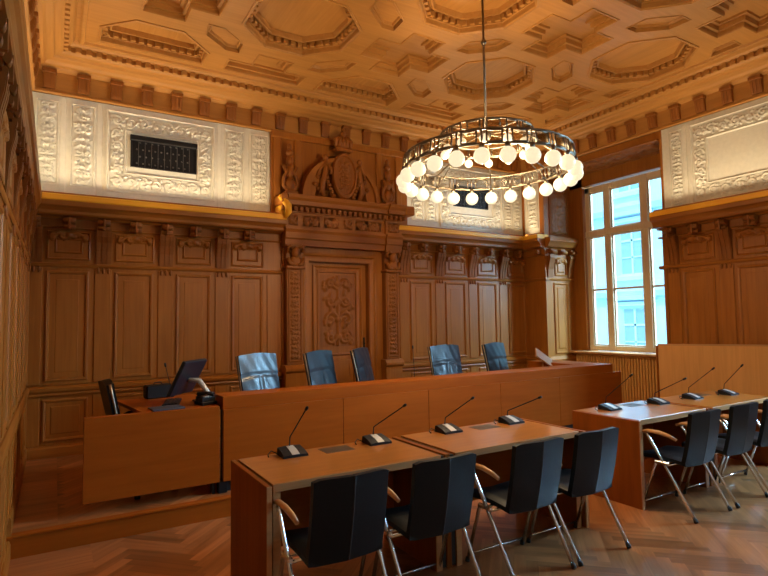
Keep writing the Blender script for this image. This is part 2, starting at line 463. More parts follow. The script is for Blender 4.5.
# ---- wainscot bay, all in wall-local coordinates (a along, b up, c out)
def bay(F, u, par, base=PLAT, parts=True, pil=True, w=.70, uclip=None, fl=1):
    """u = start of the bay (pilaster strip first, then panel); fl=-1 mirrors it"""
    x = (lambda d: u+d) if fl > 0 else (lambda d: u+w-d)
    R = lambda p, q: (min(x(p), x(q)), max(x(p), x(q)))
    m = MB(F)
    m.box(u, u+w, .96, 2.33, -.07, 0)
    a0, a1 = R(.225, .655)
    m.mould(rect(a0, a1, 1.0, 2.26), [(0, 0), (0, .014), (.012, .022), (.03, .018), (.042, -.004), (.05, -.012), (.085, -.012), (.105, .004)])
    if pil: m.box(*R(.012, .19), .97, 2.29, 0, .014, .006)
    m.build('wainscot_panel', 'oak_v', par)
    m = MB(F); m.box(u, u+w, 2.33, 2.86, -.07, -.002)
    a0, a1 = R(.225, .665)
    m.mould(rect(a0, a1, 2.385, 2.72), [(0, -.002), (0, .012), (.014, .02), (.026, .004), (.075, .002), (.09, .018), (.105, .006)])
    m.relief(a0+.02, a1-.02, 2.60, 2.735, .004, .05, 'arch', 1, .012)
    m.build('frieze_panel', 'oak_v', par)
    if pil:
        m = MB(F); p0, p1 = R(.02, .185)
        prof = [(-.01, 2.345), (.012, 2.345), (.02, 2.40), (.03, 2.50), (.055, 2.60), (.085, 2.67), (.095, 2.72), (.085, 2.755), (-.01, 2.755)]
        m.prism(prof, p0, p1)
        for k in range(3):
            c = p0+(p1-p0)*(k+.5)/3; d = (p1-p0)*.11
            m.prism([(q+.010 if q > 0 else q, z) for q, z in prof], c-d, c+d)
        for k in range(3):
            c = p0+(p1-p0)*(k+.5)/3
            m.ball((c, 2.27, .02), (.016, .04, .016), 8, 6)
        m.build('pilaster_bracket', 'carve', par)
    for d in (.10, .445):
        m = MB(F); c = x(d); hw = .066
        m.box(c-hw*.9, c+hw*.9, 2.775, 2.865, 0, .07, .006)
        m.tube([(c-hw, 2.765, .085), (c+hw, 2.765, .085)], .026, 10); m.tube([(c-hw, 2.835, .10), (c+hw, 2.835, .10)], .034, 10)
        m.box(c-.012, c+.012, 2.735, 2.87, .0, .142, .004)
        m.build('corbel', 'carve', par)
    m = MB(F); m.box(u, u+w, base+.12, .84, -.07, 0)
    a0, a1 = R(.215, .665)
    m.mould(rect(a0, a1, base+.17, .80), [(0, 0), (0, .014), (.014, .02), (.03, .014), (.042, -.006), (.07, -.006), (.09, .008)])
    if pil: m.box(*R(.012, .19), base+.13, .83, 0, .012, .006)
    m.build('dado_panel', 'oak_v', par)

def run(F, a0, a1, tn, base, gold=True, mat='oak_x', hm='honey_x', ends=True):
    """continuous mouldings of one stretch of wainscot"""
    t = bpy.data.objects.new('trim_%d' % tn, None); COL.objects.link(t); t['kind'] = S
    m = MB(F)
    m.prism([(-.07, 2.30), (.016, 2.30), (.03, 2.315), (.036, 2.335), (.02, 2.35), (-.07, 2.35)], a0, a1)
    m.prism([(-.07, 2.742), (.014, 2.742), (.024, 2.757), (.01, 2.768), (-.07, 2.768)], a0, a1)
    m.build('cap_moulding', mat, t)
    m = MB(F)
    m.prism([(-.07, 2.862), (.03, 2.862), (.05, 2.88), (.125, 2.888), (.14, 2.905), (.14, 2.935), (.165, 2.965), (.20, 2.985), (.205, 3.03), (.2, 3.04), (-.07, 3.04)], a0, a1)
    m.build('cornice', mat, t)
    if gold:
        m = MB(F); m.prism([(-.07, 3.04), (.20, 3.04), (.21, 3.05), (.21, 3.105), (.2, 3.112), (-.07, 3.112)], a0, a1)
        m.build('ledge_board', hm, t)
    if gold:
        MB(F).box(a0, a1, 3.112, 3.15, .095, .105).build('lamp_upstand', mat, t)  # unseen board added to keep LED light off the foot of the stucco
    m = MB(F)
    m.prism([(-.07, .83), (.022, .83), (.036, .85), (.03, .87), (.055, .895), (.06, .925), (.045, .94), (.015, .955), (-.07, .955)], a0, a1)
    m.build('dado_rail', mat, t)
    return t
def skirting(F, a0, a1, side, base, mat):
    m = MB(F); m.prism([(-.07, base), (.035, base), (.035, base+.10), (.022, base+.122), (.01, base+.13), (-.07, base+.13)], a0, a1)
    return m.build('baseboard_'+side, mat, kind=S)

# back wall
U0 = -.315
for i in range(4): bay(BACK, U0+.70*i, wall_back)
mb = MB(BACK); mb.box(2.485, 2.72, PLAT+.13, 2.86, -.07, 0); mb.box(2.50, 2.68, .97, 2.29, 0, .014, .006); mb.build('wainscot_stile', 'oak_v', wall_back)
for i in range(4): bay(BACK, 4.66+.71*i, wall_back, w=.71)
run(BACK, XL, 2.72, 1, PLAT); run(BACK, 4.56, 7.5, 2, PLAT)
skirting(BACK, XL, 2.74, 'back', PLAT, 'oak_x'); skirting(BACK, 4.58, 7.5, 'back', PLAT, 'oak_x')
# left wall
for i in range(11): bay(LEFT, 7.25-.70*(i+1)-.0, wall_left, base=0 if i > 3 else PLAT, fl=-1)
MB(LEFT).box(YF, 7.25-7.7, 0, 2.86, -.07, 0).build('wainscot_board', 'oak_y', wall_left)
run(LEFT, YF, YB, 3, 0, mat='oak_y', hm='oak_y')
skirting(LEFT, YF, RISER, 'left', 0, 'oak_y'); skirting(LEFT, RISER, 7.25, 'left', PLAT, 'oak_y')
# right wall between niches
for i, y in enumerate((4.50-.70*1, 4.50-.70*2)): bay(RIGHT, y, wall_right, base=0, w=.70, fl=-1)
mb = MB(RIGHT); mb.box(2.74, 3.10, .12, 2.86, -.07, 0); mb.box(4.49, 4.55, .12, 2.86, -.07, .0); mb.build('wainscot_stile', 'oak_v', wall_right)
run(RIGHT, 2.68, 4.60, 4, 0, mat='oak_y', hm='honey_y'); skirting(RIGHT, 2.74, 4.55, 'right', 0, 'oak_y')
# short return of the right wall in the far corner
mb = MB(RIGHT); mb.box(6.74, 7.25, PLAT+.12, 2.86, -.07, 0); mb.build('wainscot_stile', 'oak_v', wall_right)
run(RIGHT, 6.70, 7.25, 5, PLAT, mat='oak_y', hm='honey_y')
for yy in (6.86,):
    mb = MB(RIGHT); mb.box(yy-.05, yy+.05, 2.775, 2.865, 0, .1, .01); mb.build('corbel', 'carve', wall_right)
MB(RIGHT).box(6.74, 6.86, 3.112, 4.33, -.07, -.03).build('corner_post', 'oak_v', wall_right)
MB(RIGHT).box(4.53, 4.553, 3.112, 4.33, -.07, -.04).build('corner_post', 'oak_v', wall_right)

# ---- niche jamb of the visible window (faces the room, far side)
jamb = MB(JAMB).box(7.43, 8.16, 0, SOF, 0, .012).build('wall_jamb', 'oak_v', kind=S)
m = MB(JAMB); m.mould(rect(7.62, 7.98, 1.0, 2.26), [(0, .012), (0, .03), (.014, .036), (.04, .01), (.075, .01), (.1, .024)]); m.build('wainscot_panel', 'oak_v', jamb)
m = MB(JAMB); m.mould(rect(7.66, 7.96, 2.385, 2.70), [(0, .012), (0, .03), (.014, .036), (.026, .014), (.06, .014), (.08, .03)]); m.relief(7.67, 7.95, 2.59, 2.73, .016, .05, 'arch', 1, .012); m.build('frieze_panel', 'oak_v', jamb)
for a in (7.47, 8.0):
    m = MB(JAMB); m.prism([(0, 2.345), (.03, 2.345), (.045, 2.5), (.075, 2.62), (.1, 2.70), (.09, 2.755), (0, 2.755)], a, a+.13); m.build('pilaster_bracket', 'carve', jamb)
for a in (7.50, 7.76, 8.02):
    m = MB(JAMB); m.box(a, a+.12, 2.775, 2.865, 0, .09, .01); m.tube([(a-.005, 2.80, .1), (a+.125, 2.80, .1)], .03, 8); m.build('corbel', 'carve', jamb)
m = MB(JAMB); m.prism([(0, 2.862), (.03, 2.862), (.05, 2.88), (.11, 2.895), (.14, 2.95), (.17, 2.99), (.17, 3.06), (0, 3.06)], 7.40, 8.16); m.build('cornice', 'oak_x', jamb)
m = MB(JAMB); m.prism([(0, 2.30), (.03, 2.30), (.045, 2.325), (.03, 2.35), (0, 2.35)], 7.43, 8.16); m.prism([(0, .83), (.04, .83), (.065, .90), (.03, .955), (0, .955)], 7.43, 8.16); m.build('cap_moulding', 'oak_x', jamb)
m = MB(JAMB); m.mould(rect(7.56, 8.04, 3.12, 4.12), [(0, .012), (0, .03), (.016, .036), (.03, .014)], cap=False); m.relief(7.59, 8.01, 3.15, 4.09, .014, .028, 'panel', 3, .02); m.build('carved_panel', 'carve', jamb)
m = MB(Frame((7.80, 5.645, SOF), (0, 1, 0), (1, 0, 0), (0, 0, -1)))
m.mould(rect(-1.06, 1.06, -.34, .33), [(0, 0), (0, .02), (.03, .026), (.05, .006)], cap=False); m.relief(-1.0, 1.0, -.28, .27, .006, .035, 'scroll', 5, .025)
m.build('soffit_panel', 'carve', wall_right)

# ---- windows
def window(n, lo, hi):
    c = (lo+hi)/2; y0, y1 = c-.80, c+.80; X = 8.22
    w = bpy.data.objects.new('window_%d' % n, None); COL.objects.link(w); w['kind'] = S; w.location = (X, c, 0)
    F = Frame((0, 0, 0), (0, 1, 0), (0, 0, 1), (-1, 0, 0))
    b0, b1, t0, t1 = 1.05, 3.96, 3.06, 3.17
    m = MB(F)
    m.box(-.80, -.71, b0, b1, -.05, .03, .006); m.box(.71, .80, b0, b1, -.05, .03, .006)
    m.box(-.80, .80, b0, b0+.09, -.05, .035, .006); m.box(-.80, .80, b1-.10, b1, -.05, .03, .006)
    for s in (-1, 1): m.box(s*.345-.065, s*.345+.065, b0, b1, -.055, .04, .008)
    m.box(-.80, .80, t0, t1, -.055, .05, .008)
    m.build('window_frame', 'greystone', w)
    cols = ((-.71, -.41), (-.28, .28), (.41, .71))
    for a0, a1 in cols:
        for z0, z1 in ((b0+.09, t0), (t1, b1-.10)):
            s = MB(F); s.mould(rect(a0, a1, z0, z1), [(0, .02), (0, .0), (.0, .012), (.022, .012), (.022, -.02)], cap=False)
            if z0 < 2: s.box(a0, a1, 2.10, 2.135, -.015, .01)
            sh = s.build('sash', 'greystone', w)
            p = MB(F); p.add([(a0+.02, z0+.02, -.005), (a1-.02, z0+.02, -.005), (a1-.02, z1-.02, -.005), (a0+.02, z1-.02, -.005)], [(0, 1, 2, 3)])
            p.build('pane', 'glass', sh)
    m = MB(); m.box(-.26, .0, -(hi-lo)/2+.003, (hi-lo)/2-.003, SILL-.03, SILL+.012, .008); m.build('window_sill', 'edge', w)
    r = MB(F)
    r.box(-(hi-lo)/2+.003, (hi-lo)/2-.003, .10, .95, .07, .085)
    k = -(hi-lo)/2+.02
    rad = r.build('grille_board', 'groove', w)
    g = MB(F)
    while k < (hi-lo)/2-.05: g.box(k, k+.034, .06, .965, .085, .125, .004); k += .052
    g.box(-(hi-lo)/2+.003, (hi-lo)/2-.003, .965, .985, .06, .14, .004); g.box(-(hi-lo)/2+.003, (hi-lo)/2-.003, .02, .07, .06, .14, .004)
    g.build('radiator_grille', 'slat', w)
    return w
for i, (lo, hi) in enumerate(NICHES): window(i+1, lo, hi)

# ---- white stucco zone above the ledge
def stucco_frame(F, a0, a1, b0, b1, par, vent=None):
    m = MB(F); c = -.07
    m.mould(rect(a0, a1, b0, b1), [(0, c), (0, c+.03), (.018, c+.036), (.03, c+.014), (.045, c+.01)], cap=False)
    i0, i1, j0, j1 = a0+.24, a1-.24, b0+.27, b1-.26
    m.mould(rect(i0-.035, i1+.035, j0-.035, j1+.035), [(0, c), (0, c+.02), (.014, c+.024), (.03, c+.002), (.04, c-.006)])
    x0, x1, y0, y1 = a0+.05, a1-.05, b0+.05, b1-.05
    m.relief(x0, x1, y0, j0-.045, c+.010, .030, 'scroll', 11, .010); m.relief(x0, x1, j1+.045, y1, c+.010, .030, 'scroll', 12, .010)
    m.relief(x0, i0-.045, j0-.045, j1+.045, c+.010, .030, 'scroll', 13, .010); m.relief(i1+.045, x1, j0-.045, j1+.045, c+.010, .030, 'scroll', 14, .010)
    return m.build('stucco_frame', 'stucco', par)
def stucco_strip(F, a0, a1, b0, b1, par, seed=0):
    m = MB(F); c = -.07; seed = int(abs(a0)*10)
    m.mould(rect(a0-.03, a1+.03, b0-.03, b1+.03), [(0, c), (0, c+.018), (.012, c+.02), (.024, c+.002)], cap=False)
    m.relief(a0, a1, b0, b1, c+.010, .026, 'arabesque', seed, .009)
    return m.build('stucco_strip', 'stucco', par)
W0, W1 = 3.112, 4.34
mb = MB(BACK); mb.box(XL, 2.575, W0, W1, -.075, -.066); mb.build('stucco_field', 'stucco', wall_back)
mb = MB(BACK); mb.box(4.86, 7.5, W0, W1, -.075, -.066); mb.build('stucco_field', 'stucco', wall_back)
for a0, a1 in ((-.20, -.02), (.15, .355), (1.965, 2.17), (2.315, 2.53)): stucco_strip(BACK, a0, a1, 3.30, 4.24, wall_back)
stucco_frame(BACK, .50, 1.80, 3.25, 4.27, wall_back)
for a0, a1 in ((5.02, 5.20), (5.30, 5.46), (7.06, 7.20), (7.28, 7.44)): stucco_strip(BACK, a0, a1, 3.30, 4.24, wall_back)
stucco_frame(BACK, 5.56, 6.98, 3.20, 4.27, wall_back)
for a in (.05, .43, 1.87, 2.24):
    MB(BACK).box(a-.03, a+.03, 3.13, 4.32, -.07, -.06, .006).build('stucco_rib', 'stucco', wall_back)
mb = MB(RIGHT); mb.box(2.75, 4.53, W0, W1, -.075, -.066); mb.build('stucco_field', 'stucco', wall_right)
mb = MB(RIGHT); mb.box(6.86, 7.25, W0, W1, -.075, -.066); mb.build('stucco_field', 'stucco', wall_right)
stucco_strip(RIGHT, 4.25, 4.40, 3.2, 4.24, wall_right); stucco_frame(RIGHT, 2.76, 4.12, 3.17, 4.27, wall_right)
stucco_strip(RIGHT, 6.95, 7.15, 3.3, 4.24, wall_right)
MB(RIGHT).box(4.17, 4.23, 3.13, 4.30, -.07, -.055, .006).build('stucco_rib', 'stucco', wall_right)

def vent(a0, a1, b0, b1, label):
    t = empty('air_vent', BACK((a0+a1)/2, b0, -.07), 0, label, 'vent', 'lattice air vents in the stucco')
    F = Frame((0, 0, 0), (1, 0, 0), (0, 0, 1), (0, -1, 0)); w, h = (a1-a0)/2, b1-b0
    MB(F).box(-w, w, 0, h, .0, .012).build('backing', 'black', t)
    m = MB(F); m.mould(rect(-w-.012, w+.012, -.012, h+.012), [(0, 0), (0, .035), (.012, .035), (.018, .012)], cap=False); m.box(-w-.02, w+.02, h-.045, h+.02, 0, .06, .006); m.build('casing', 'black', t)
    m = MB(F)
    for r in range(4):
        for k in range(9):
            x = -w+.06+(2*w-.12)*(k+(.5 if r % 2 else 0))/9; y = .04+(h-.10)*r/3
            m.ball((x, y, .016), (.012, .012, .008), 6, 4)
    for k in range(10): m.box(-w+2*w*k/10, -w+2*w*k/10+.006, 0, h-.04, .012, .018)
    m.build('lattice', 'lattice', t)
vent(.785, 1.55, 3.60, 3.965, 'black lattice air vent in the white stucco left of the portal')
vent(5.87, 6.62, 3.60, 3.93, 'black lattice air vent in the stucco behind the chandelier')

# ---- upper frieze and main cornice, per wall
def upper(F, a0, a1, tn, mx, step, first, skip=()):
    t = bpy.data.objects.new('trim_%d' % tn, None); COL.objects.link(t); t['kind'] = S
    m = MB(F); m.box(a0, a1, 4.33, 4.64, -.075, -.05)
    m.prism([(-.07, 4.33), (-.03, 4.33), (-.02, 4.345), (-.03, 4.375), (-.05, 4.385), (-.07, 4.385)], a0, a1)
    m.build('frieze_board', mx, t)
    m = MB(F)
    m.prism([(-.07, 4.60), (-.03, 4.60), (0, 4.615), (.02, 4.635), (.06, 4.645), (.09, 4.67), (.15, 4.69), (.17, 4.715), (.22, 4.725), (.25, 4.745), (.25, 4.80), (.30, 4.80), (.33, 4.815), (.36, 4.85), (.36, 4.9), (-.07, 4.9)], a0, a1)
    m.build('cornice', mx, t)
    m = MB(F); k = a0+.02
    while k < a1-.06: m.box(k, k+.058, 4.738, 4.80, .25, .295, .004); k += .105
    m.build('dentil_course', mx, t)
    k = first; n = 0
    while k < a1-.05:
        if n < 100:
            m = MB(F)
            m.prism([(-.05, 4.39), (-.02, 4.39), (-.01, 4.43), (.005, 4.52), (.012, 4.565), (-.05, 4.565)], k-.062, k+.062)
            for d in (-.04, 0, .04): m.prism([(-.05, 4.40), (-.012, 4.40), (-.002, 4.43), (.013, 4.52), (.018, 4.55), (-.05, 4.55)], k+d-.009, k+d+.009)
            m.box(k-.072, k+.072, 4.56, 4.605, -.05, .032, .004)
            m.build('bracket', 'carve', t)
        k += step; n += 1
    return t
upper(BACK, XL, 7.5, 6, 'ceil_x', .352, -.10)
upper(LEFT_TOP, YF, YB, 7, 'ceil_y', .347, YF+.2)
upper(RIGHT, YF, YB, 8, 'ceil_y', .347, YF+.2)
REAR = Frame((0, YF-.0, 0), (1, 0, 0), (0, 0, 1), (0, 1, 0))

# ------------------------------------------------------------------ coffered ceiling
GX0, GY0, PX, PY = 3.62, 4.05, 1.345, 1.33
fx0, fx1, fy0, fy1 = .24, 6.98, YF+.4, 6.88
holes = []
def clip_half(poly, x0, x1, y0, y1):
    for ax, lim, sg in ((0, x0, 1), (0, x1, -1), (1, y0, 1), (1, y1, -1)):
        out = []
        for i in range(len(poly)):
            p, q = poly[i-1], poly[i]; ip, iq = sg*(p[ax]-lim) >= 0, sg*(q[ax]-lim) >= 0
            if ip != iq:
                t = (lim-p[ax])/(q[ax]-p[ax]); out.append((p[0]+(q[0]-p[0])*t, p[1]+(q[1]-p[1])*t))
            if iq: out.append(q)
        poly = out
        if len(poly) < 3: return None
    # drop near-duplicates
    res = []
    for p in poly:
        if not res or (abs(p[0]-res[-1][0])+abs(p[1]-res[-1][1])) > 1e-4: res.append(p)
    if len(res) > 2 and abs(res[0][0]-res[-1][0])+abs(res[0][1]-res[-1][1]) < 1e-4: res.pop()
    return res if len(res) > 2 and abs(area2(res)) > .08 else None
cx0, cx1, cy0, cy1 = .36, 6.94, fy0+.1, 6.80
for i in range(-3, 4):
    for j in range(-6, 4):
        cx, cy = GX0+PX*i, GY0+PY*j
        if (i+j) % 2 == 0:
            A, B, K = .605, .61, .36
            p = [(cx-A+K, cy-B), (cx+A-K, cy-B), (cx+A, cy-B+K), (cx+A, cy+B-K), (cx+A-K, cy+B), (cx-A+K, cy+B), (cx-A, cy+B-K), (cx-A, cy-B+K)]; kd = 'oct'
        else:
            A, w = .51, .225
            p = [(cx-w, cy-A), (cx+w, cy-A), (cx+w, cy-w), (cx+A, cy-w), (cx+A, cy+w), (cx+w, cy+w), (cx+w, cy+A), (cx-w, cy+A), (cx-w, cy+w), (cx-A, cy+w), (cx-A, cy-w), (cx-w, cy-w)]; kd = 'cross'
        p = clip_half(p, cx0, cx1, cy0, cy1)
        if p: holes.append((kd, p))
        hx, hy = cx+PX/2, cy+PY/2                 # lozenge between the cells, lying along the cross diagonal
        d = 1 if (i+j) % 2 else -1
        q = clip_half([(hx+d*x, hy+y) for x, y in ((-.235, -.235), (-.06, -.235), (.215, .0), (.235, .235), (.06, .235), (-.215, .0))], cx0, cx1, cy0, cy1)
        if q: holes.append(('hex', q))
def inside(p, poly):
    r = False; n = len(poly)
    for i in range(n):
        (x1, y1), (x2, y2) = poly[i-1], poly[i]
        if (y1 > p[1]) != (y2 > p[1]) and p[0] < (x2-x1)*(p[1]-y1)/(y2-y1)+x1: r = not r
    return r
vs, es, = [], []
def loop(poly):
    k = len(vs); n = len(poly); vs.extend(Vector(p) for p in poly); es.extend((k+i, k+(i+1) % n) for i in range(n))
loop(rect(XL, XR, YF, YB))
for _, p in holes: loop(p)
ov, oe, of, *_ = delaunay_2d_cdt(vs, es, [], 0, 1e-5)
mb = MB(TOP)
keep = []
for f in of:
    c = sum((ov[i] for i in f), Vector((0, 0)))/len(f)
    if not any(inside(c, p) for _, p in holes): keep.append(list(f))
mb.add([(v.x, v.y, 0) for v in ov], keep)
mb.mould(rect(fx0-.06, fx1+.06, fy0-.06, fy1+.06), [(0, 0), (0, .02), (.02, .03), (.05, .024), (.06, 0)], cap=False)
for x0, x1, y0, y1 in ((XL, XR, fy1+.06, YB),): pass
ceiling = mb.build('ceiling', 'ceil_x', kind=S)
MB().box(XL-.3, WT, YF-.3, YB+.3, 5.2, 5.4).build('ceiling_slab', 'plaster', ceiling)
for kd, p in holes:
    m = MB(TOP)
    if kd == 'oct':
        m.mould(p, [(0, 0), (.0, .012), (.02, .016), (.035, .0), (.04, -.05), (.05, -.055), (.055, -.13), (.075, -.14), (.10, -.14), (.115, -.105), (.135, -.105), (.15, -.16)])
        o = m.build('octagon_coffer', 'ceil_y', ceiling)
        q = offset(p, .052); d = MB(TOP); n = len(q)
        for a in range(n):
            P, Q = Vector(q[a]), Vector(q[(a+1) % n]); L = (Q-P).length; e = (Q-P)/L; cen = sum((Vector(t) for t in p), Vector((0, 0)))/n
            nn = Vector((-e.y, e.x)); nn = nn if nn.dot(cen-P) > 0 else -nn
            k = max(1, int(L/.085))
            for b in range(k):
                s0 = P+e*(L*(b+.22)/k); s1 = P+e*(L*(b+.78)/k)
                d.slab([tuple(s0), tuple(s1), tuple(s1+nn*.04), tuple(s0+nn*.04)], -.062, -.115)
        d.build('dentil_course', 'ceil_x', o)
    elif kd == 'cross':
        m.mould(p, [(0, 0), (0, .01), (.014, .012), (.022, -.0), (.024, -.045), (.05, -.05), (.055, -.10), (.085, -.105), (.09, -.13)])
        m.build('cross_coffer', 'ceil_x', ceiling)
    else:
        m.mould(p, [(0, 0), (0, .008), (.010, .01), (.016, -.05), (.022, -.052), (.026, -.03), (.04, -.03), (.052, -.052), (.06, -.052)])
        m.build('lozenge_coffer', 'ceil_x', ceiling)

# ------------------------------------------------------------------ carved portal (door)
door = bpy.data.objects.new('door_1', None); COL.objects.link(door); door['kind'] = S
PC = 3.64
PF = Frame((PC, 7.25, 0), (1, 0, 0), (0, 0, 1), (0, -1, 0))
m = MB(PF)
m.box(-.93, -.52, PLAT, 2.74, -.07, .03); m.box(.46, .97, PLAT, 2.74, -.07, .03); m.box(-.52, .46, 2.50, 2.74, -.07, .03)
m.mould([(-.64, PLAT), (.58, PLAT), (.58, 2.62), (-.64, 2.62)], [(0, .03), (0, .06), (.03, .07), (.05, .05), (.075, .045), (.11, .045), (.12, -.05)], cap=False)
m.build('door_frame', 'oak_v', door)
m = MB(PF); m.box(-.56, .50, PLAT, 2.54, -.13, -.065)
m.mould(rect(-.43, .38, .45, 2.46), [(0, -.06), (0, -.03), (.02, -.025), (.04, -.05), (.06, -.05), (.075, -.035), (.10, -.035), (.11, -.055)], cap=False)
leaf = m.build('door_leaf', 'oak_v', door)
m = MB(PF); m.relief(-.31, .26, 1.26, 2.32, -.052, .035, 'arabesque', 21, .011); m.build('carved_panel', 'carve', leaf)
m = MB(PF); m.mould(rect(-.31, .26, .6, 1.16), [(0, -.055), (0, -.035), (.02, -.03), (.04, -.055), (.08, -.055), (.11, -.04)]); m.build('lower_panel', 'oak_v', leaf)
m = MB(PF); m.box(.40, .43, 1.2, 1.38, -.06, -.045, .005); m.ball((.415, 1.29, -.035), .014, 8, 6); m.build('keyhole_plate', 'groove', leaf)
for sx in (-1, 1):
    a0, a1 = (-.90, -.66) if sx < 0 else (.70, .94)
    m = MB(PF); m.box(a0, a1, 1.04, 2.40, -.07, .14, .006)
    m.mould(rect(a0+.02, a1-.02, 1.08, 2.38), [(0, .14), (0, .15), (.012, .155), (.025, .142)], cap=False); m.relief(a0+.045, a1-.045, 1.12, 2.34, .142, .028, 'arabesque', 4, .010)
    m.build('pilaster', 'carve', door)
    m = MB(PF); m.box(a0-.03, a1+.03, PLAT, .93, -.07, .17, .006); m.box(a0-.05, a1+.05, PLAT, PLAT+.14, -.07, .2, .01); m.prism([(-.07, .93), (.17, .93), (.2, .96), (.2, .99), (.16, 1.04), (-.07, 1.04)], a0-.04, a1+.04); m.build('plinth', 'oak_v', door)
    c = (a0+a1)/2
    m = MB(PF); m.box(a0, a1, 2.38, 2.70, -.07, .12)
    m.ball((c, 2.60, .17), (.065, .085, .06)); m.ball((c, 2.47, .16), (.085, .09, .05)); m.box(a0-.02, a1+.02, 2.37, 2.41, 0, .2, .01)
    for s in (-1, 1):
        m.tube([(c+s*.03, 2.66, .18), (c+s*.09, 2.69, .19), (c+s*.115, 2.64, .18), (c+s*.09, 2.60, .17)], .026, 8); m.tube([(c+s*.02, 2.42, .19), (c+s*.09, 2.44, .19), (c+s*.11, 2.52, .17)], .028, 8)
    m.box(a0-.02, a1+.02, 2.67, 2.71, 0, .2, .008)
    m.build('capital', 'carve', door)
def entab(m, a0, a1, c):
    m.prism([(-.07, 2.70), (c, 2.70), (c+.01, 2.78), (c+.03, 2.80), (c+.03, 2.88), (c+.05, 2.92), (c+.05, 2.95), (c, 2.955), (c, 3.16), (c+.02, 3.165), (c+.03, 3.24), (c+.11, 3.255), (c+.12, 3.31), (c+.15, 3.345), (c+.165, 3.385), (c+.15, 3.395), (-.07, 3.395)], a0, a1)
m = MB(PF); entab(m, -.93, .68, .16); entab(m, .68, .97, .20); m.box(-1.02, -.93, 3.255, 3.395, -.07, .3, .02); m.box(.97, 1.14, 3.255, 3.395, -.07, .34, .02)
m.build('entablature', 'oak_x', door)
m = MB(PF); k = -1.0
while k < .63: m.box(k, k+.045, 3.175, 3.235, .16, .25, .004); k += .085
for k in (.71, .795, .88, .965): m.box(k, k+.045, 3.175, 3.235, .2, .29, .004)
m.build('dentil_course', 'carve', door)
m = MB(PF)
for a0, a1, sd in ((-.88, -.74, 1), (-.66, -.40, 2), (-.34, -.10, 3), (-.02, .12, 1), (.18, .62, 2)): m.relief(a0, a1, 2.98, 3.13, .16, .03, 'lumps', sd, .011)
m.relief(.72, .93, 2.98, 3.13, .2, .03, 'lumps', 4, .011)
m.build('carved_frieze', 'carve', door)
# attic panel, segmental pediment and arms
m = MB(PF); m.box(-1.06, 1.23, 3.10, 4.34, -.07, -.02)
for a in (-1.03, -.72, .64, 1.0): m.box(a, a+.10, 3.40, 4.32, -.02, .02, .008)
m.box(-1.06, 1.23, 4.25, 4.34, -.02, .035, .008)
m.build('attic_panel', 'oak_v', door)
m = MB(PF)
arc = lambda r, n=20: [(-.04+r*math.cos(PI*(1-t/n)), 3.40+r*1.0*math.sin(PI*(1-t/n))) for t in range(n+1)]
o_, i_ = arc(.60), arc(.43)
for k in range(20): m.slab([o_[k], o_[k+1], i_[k+1], i_[k]], -.02, .14)
o2 = arc(.635); i2 = arc(.575)
for k in range(20): m.slab([o2[k], o2[k+1], i2[k+1], i2[k]], -.02, .19)
m.build('segmental_pediment', 'oak_v', door)
m = MB(PF); m.relief(-.48, .40, 3.41, 3.80, .01, .10, 'lumps', 9, .011)
for s in (-1, 1):                                  # supporters beside the shield
    x = -.04+s*.27
    m.tube([(x+s*.02, 3.43, .14), (x+s*.06, 3.56, .17), (x+s*.03, 3.70, .18), (x, 3.84, .18), (x+s*.01, 3.96, .18)], [.035, .045, .042, .046, .03], 10)
    m.ball((x+s*.01, 4.0, .19), (.042, .052, .042)); m.tube([(x-s*.01, 3.90, .2), (x-s*.07, 3.84, .22), (x-s*.06, 3.76, .22)], [.028, .024, .02], 8)
    m.tube([(x+s*.03, 3.90, .18), (x+s*.10, 3.82, .17), (x+s*.13, 3.72, .15)], [.028, .024, .018], 8)
    for k in range(6): m.ball((x-s*(.0+.022*k), 3.70-.05*k, .2), (.032, .03, .03), 8, 6)
    for k in range(5): m.ball((x+s*(.06+.05*(k % 3)), 3.50+.055*k, .15), (.04, .035, .03), 8, 6)
m.build('supporter_carving', 'carve', door)
m = MB(PF)
def oval(k, cc): return [(-.02+.205*k*math.cos(t*PI/12), 3.78+(.33 if math.sin(t*PI/12) > 0 else .37)*k*math.sin(t*PI/12), cc) for t in range(24)]
rings = [oval(k, c0) for k, c0 in ((1.0, .05), (1.0, .21), (.94, .245), (.84, .245), (.79, .215))]
vv = [p for r in rings for p in r]; ff = [[r*24+i, r*24+(i+1) % 24, (r+1)*24+(i+1) % 24, (r+1)*24+i] for r in range(4) for i in range(24)]+[[4*24+i for i in range(24)]]
m.add(vv, ff)
m.relief(-.12, .08, 3.56, 3.98, .216, .03, 'arabesque', 8, .009)
m.build('coat_of_arms', 'carve', door)
m = MB(PF)
m.box(-.16, .12, 4.13, 4.19, .08, .24, .02)
for a in (-.13, -.075, -.02, .035, .09): m.tube([(a, 4.19, .17), (a*1.15, 4.29, .19), (a*.6-.008, 4.37, .17)], [.03, .034, .02], 8); 
m.ball((-.02, 4.40, .17), .045); m.box(-.035, -.005, 4.42, 4.50, .155, .185, .005); m.box(-.05, .01, 4.45, 4.475, .155, .185, .005); m.ball((-.02, 4.24, .13), (.11, .09, .08))
m.build('crown', 'carve', door)
for c in (-.835, .78):
    m = MB(PF)
    m.box(c-.09, c+.09, 3.40, 3.46, 0, .2, .01); m.ball((c, 3.56, .1), (.085, .11, .08)); m.ball((c, 3.74, .1), (.065, .1, .07)); m.ball((c, 3.90, .1), (.05, .08, .06)); m.ball((c, 4.02, .1), (.055, .05, .055)); m.ball((c, 4.10, .1), (.03, .06, .03))
    for s in (-1, 1): m.tube([(c+s*.02, 3.46, .12), (c+s*.10, 3.54, .12), (c+s*.09, 3.66, .12), (c+s*.05, 3.72, .13), (c+s*.09, 3.82, .12)], .03, 8)
    m.build('finial', 'carve', door)
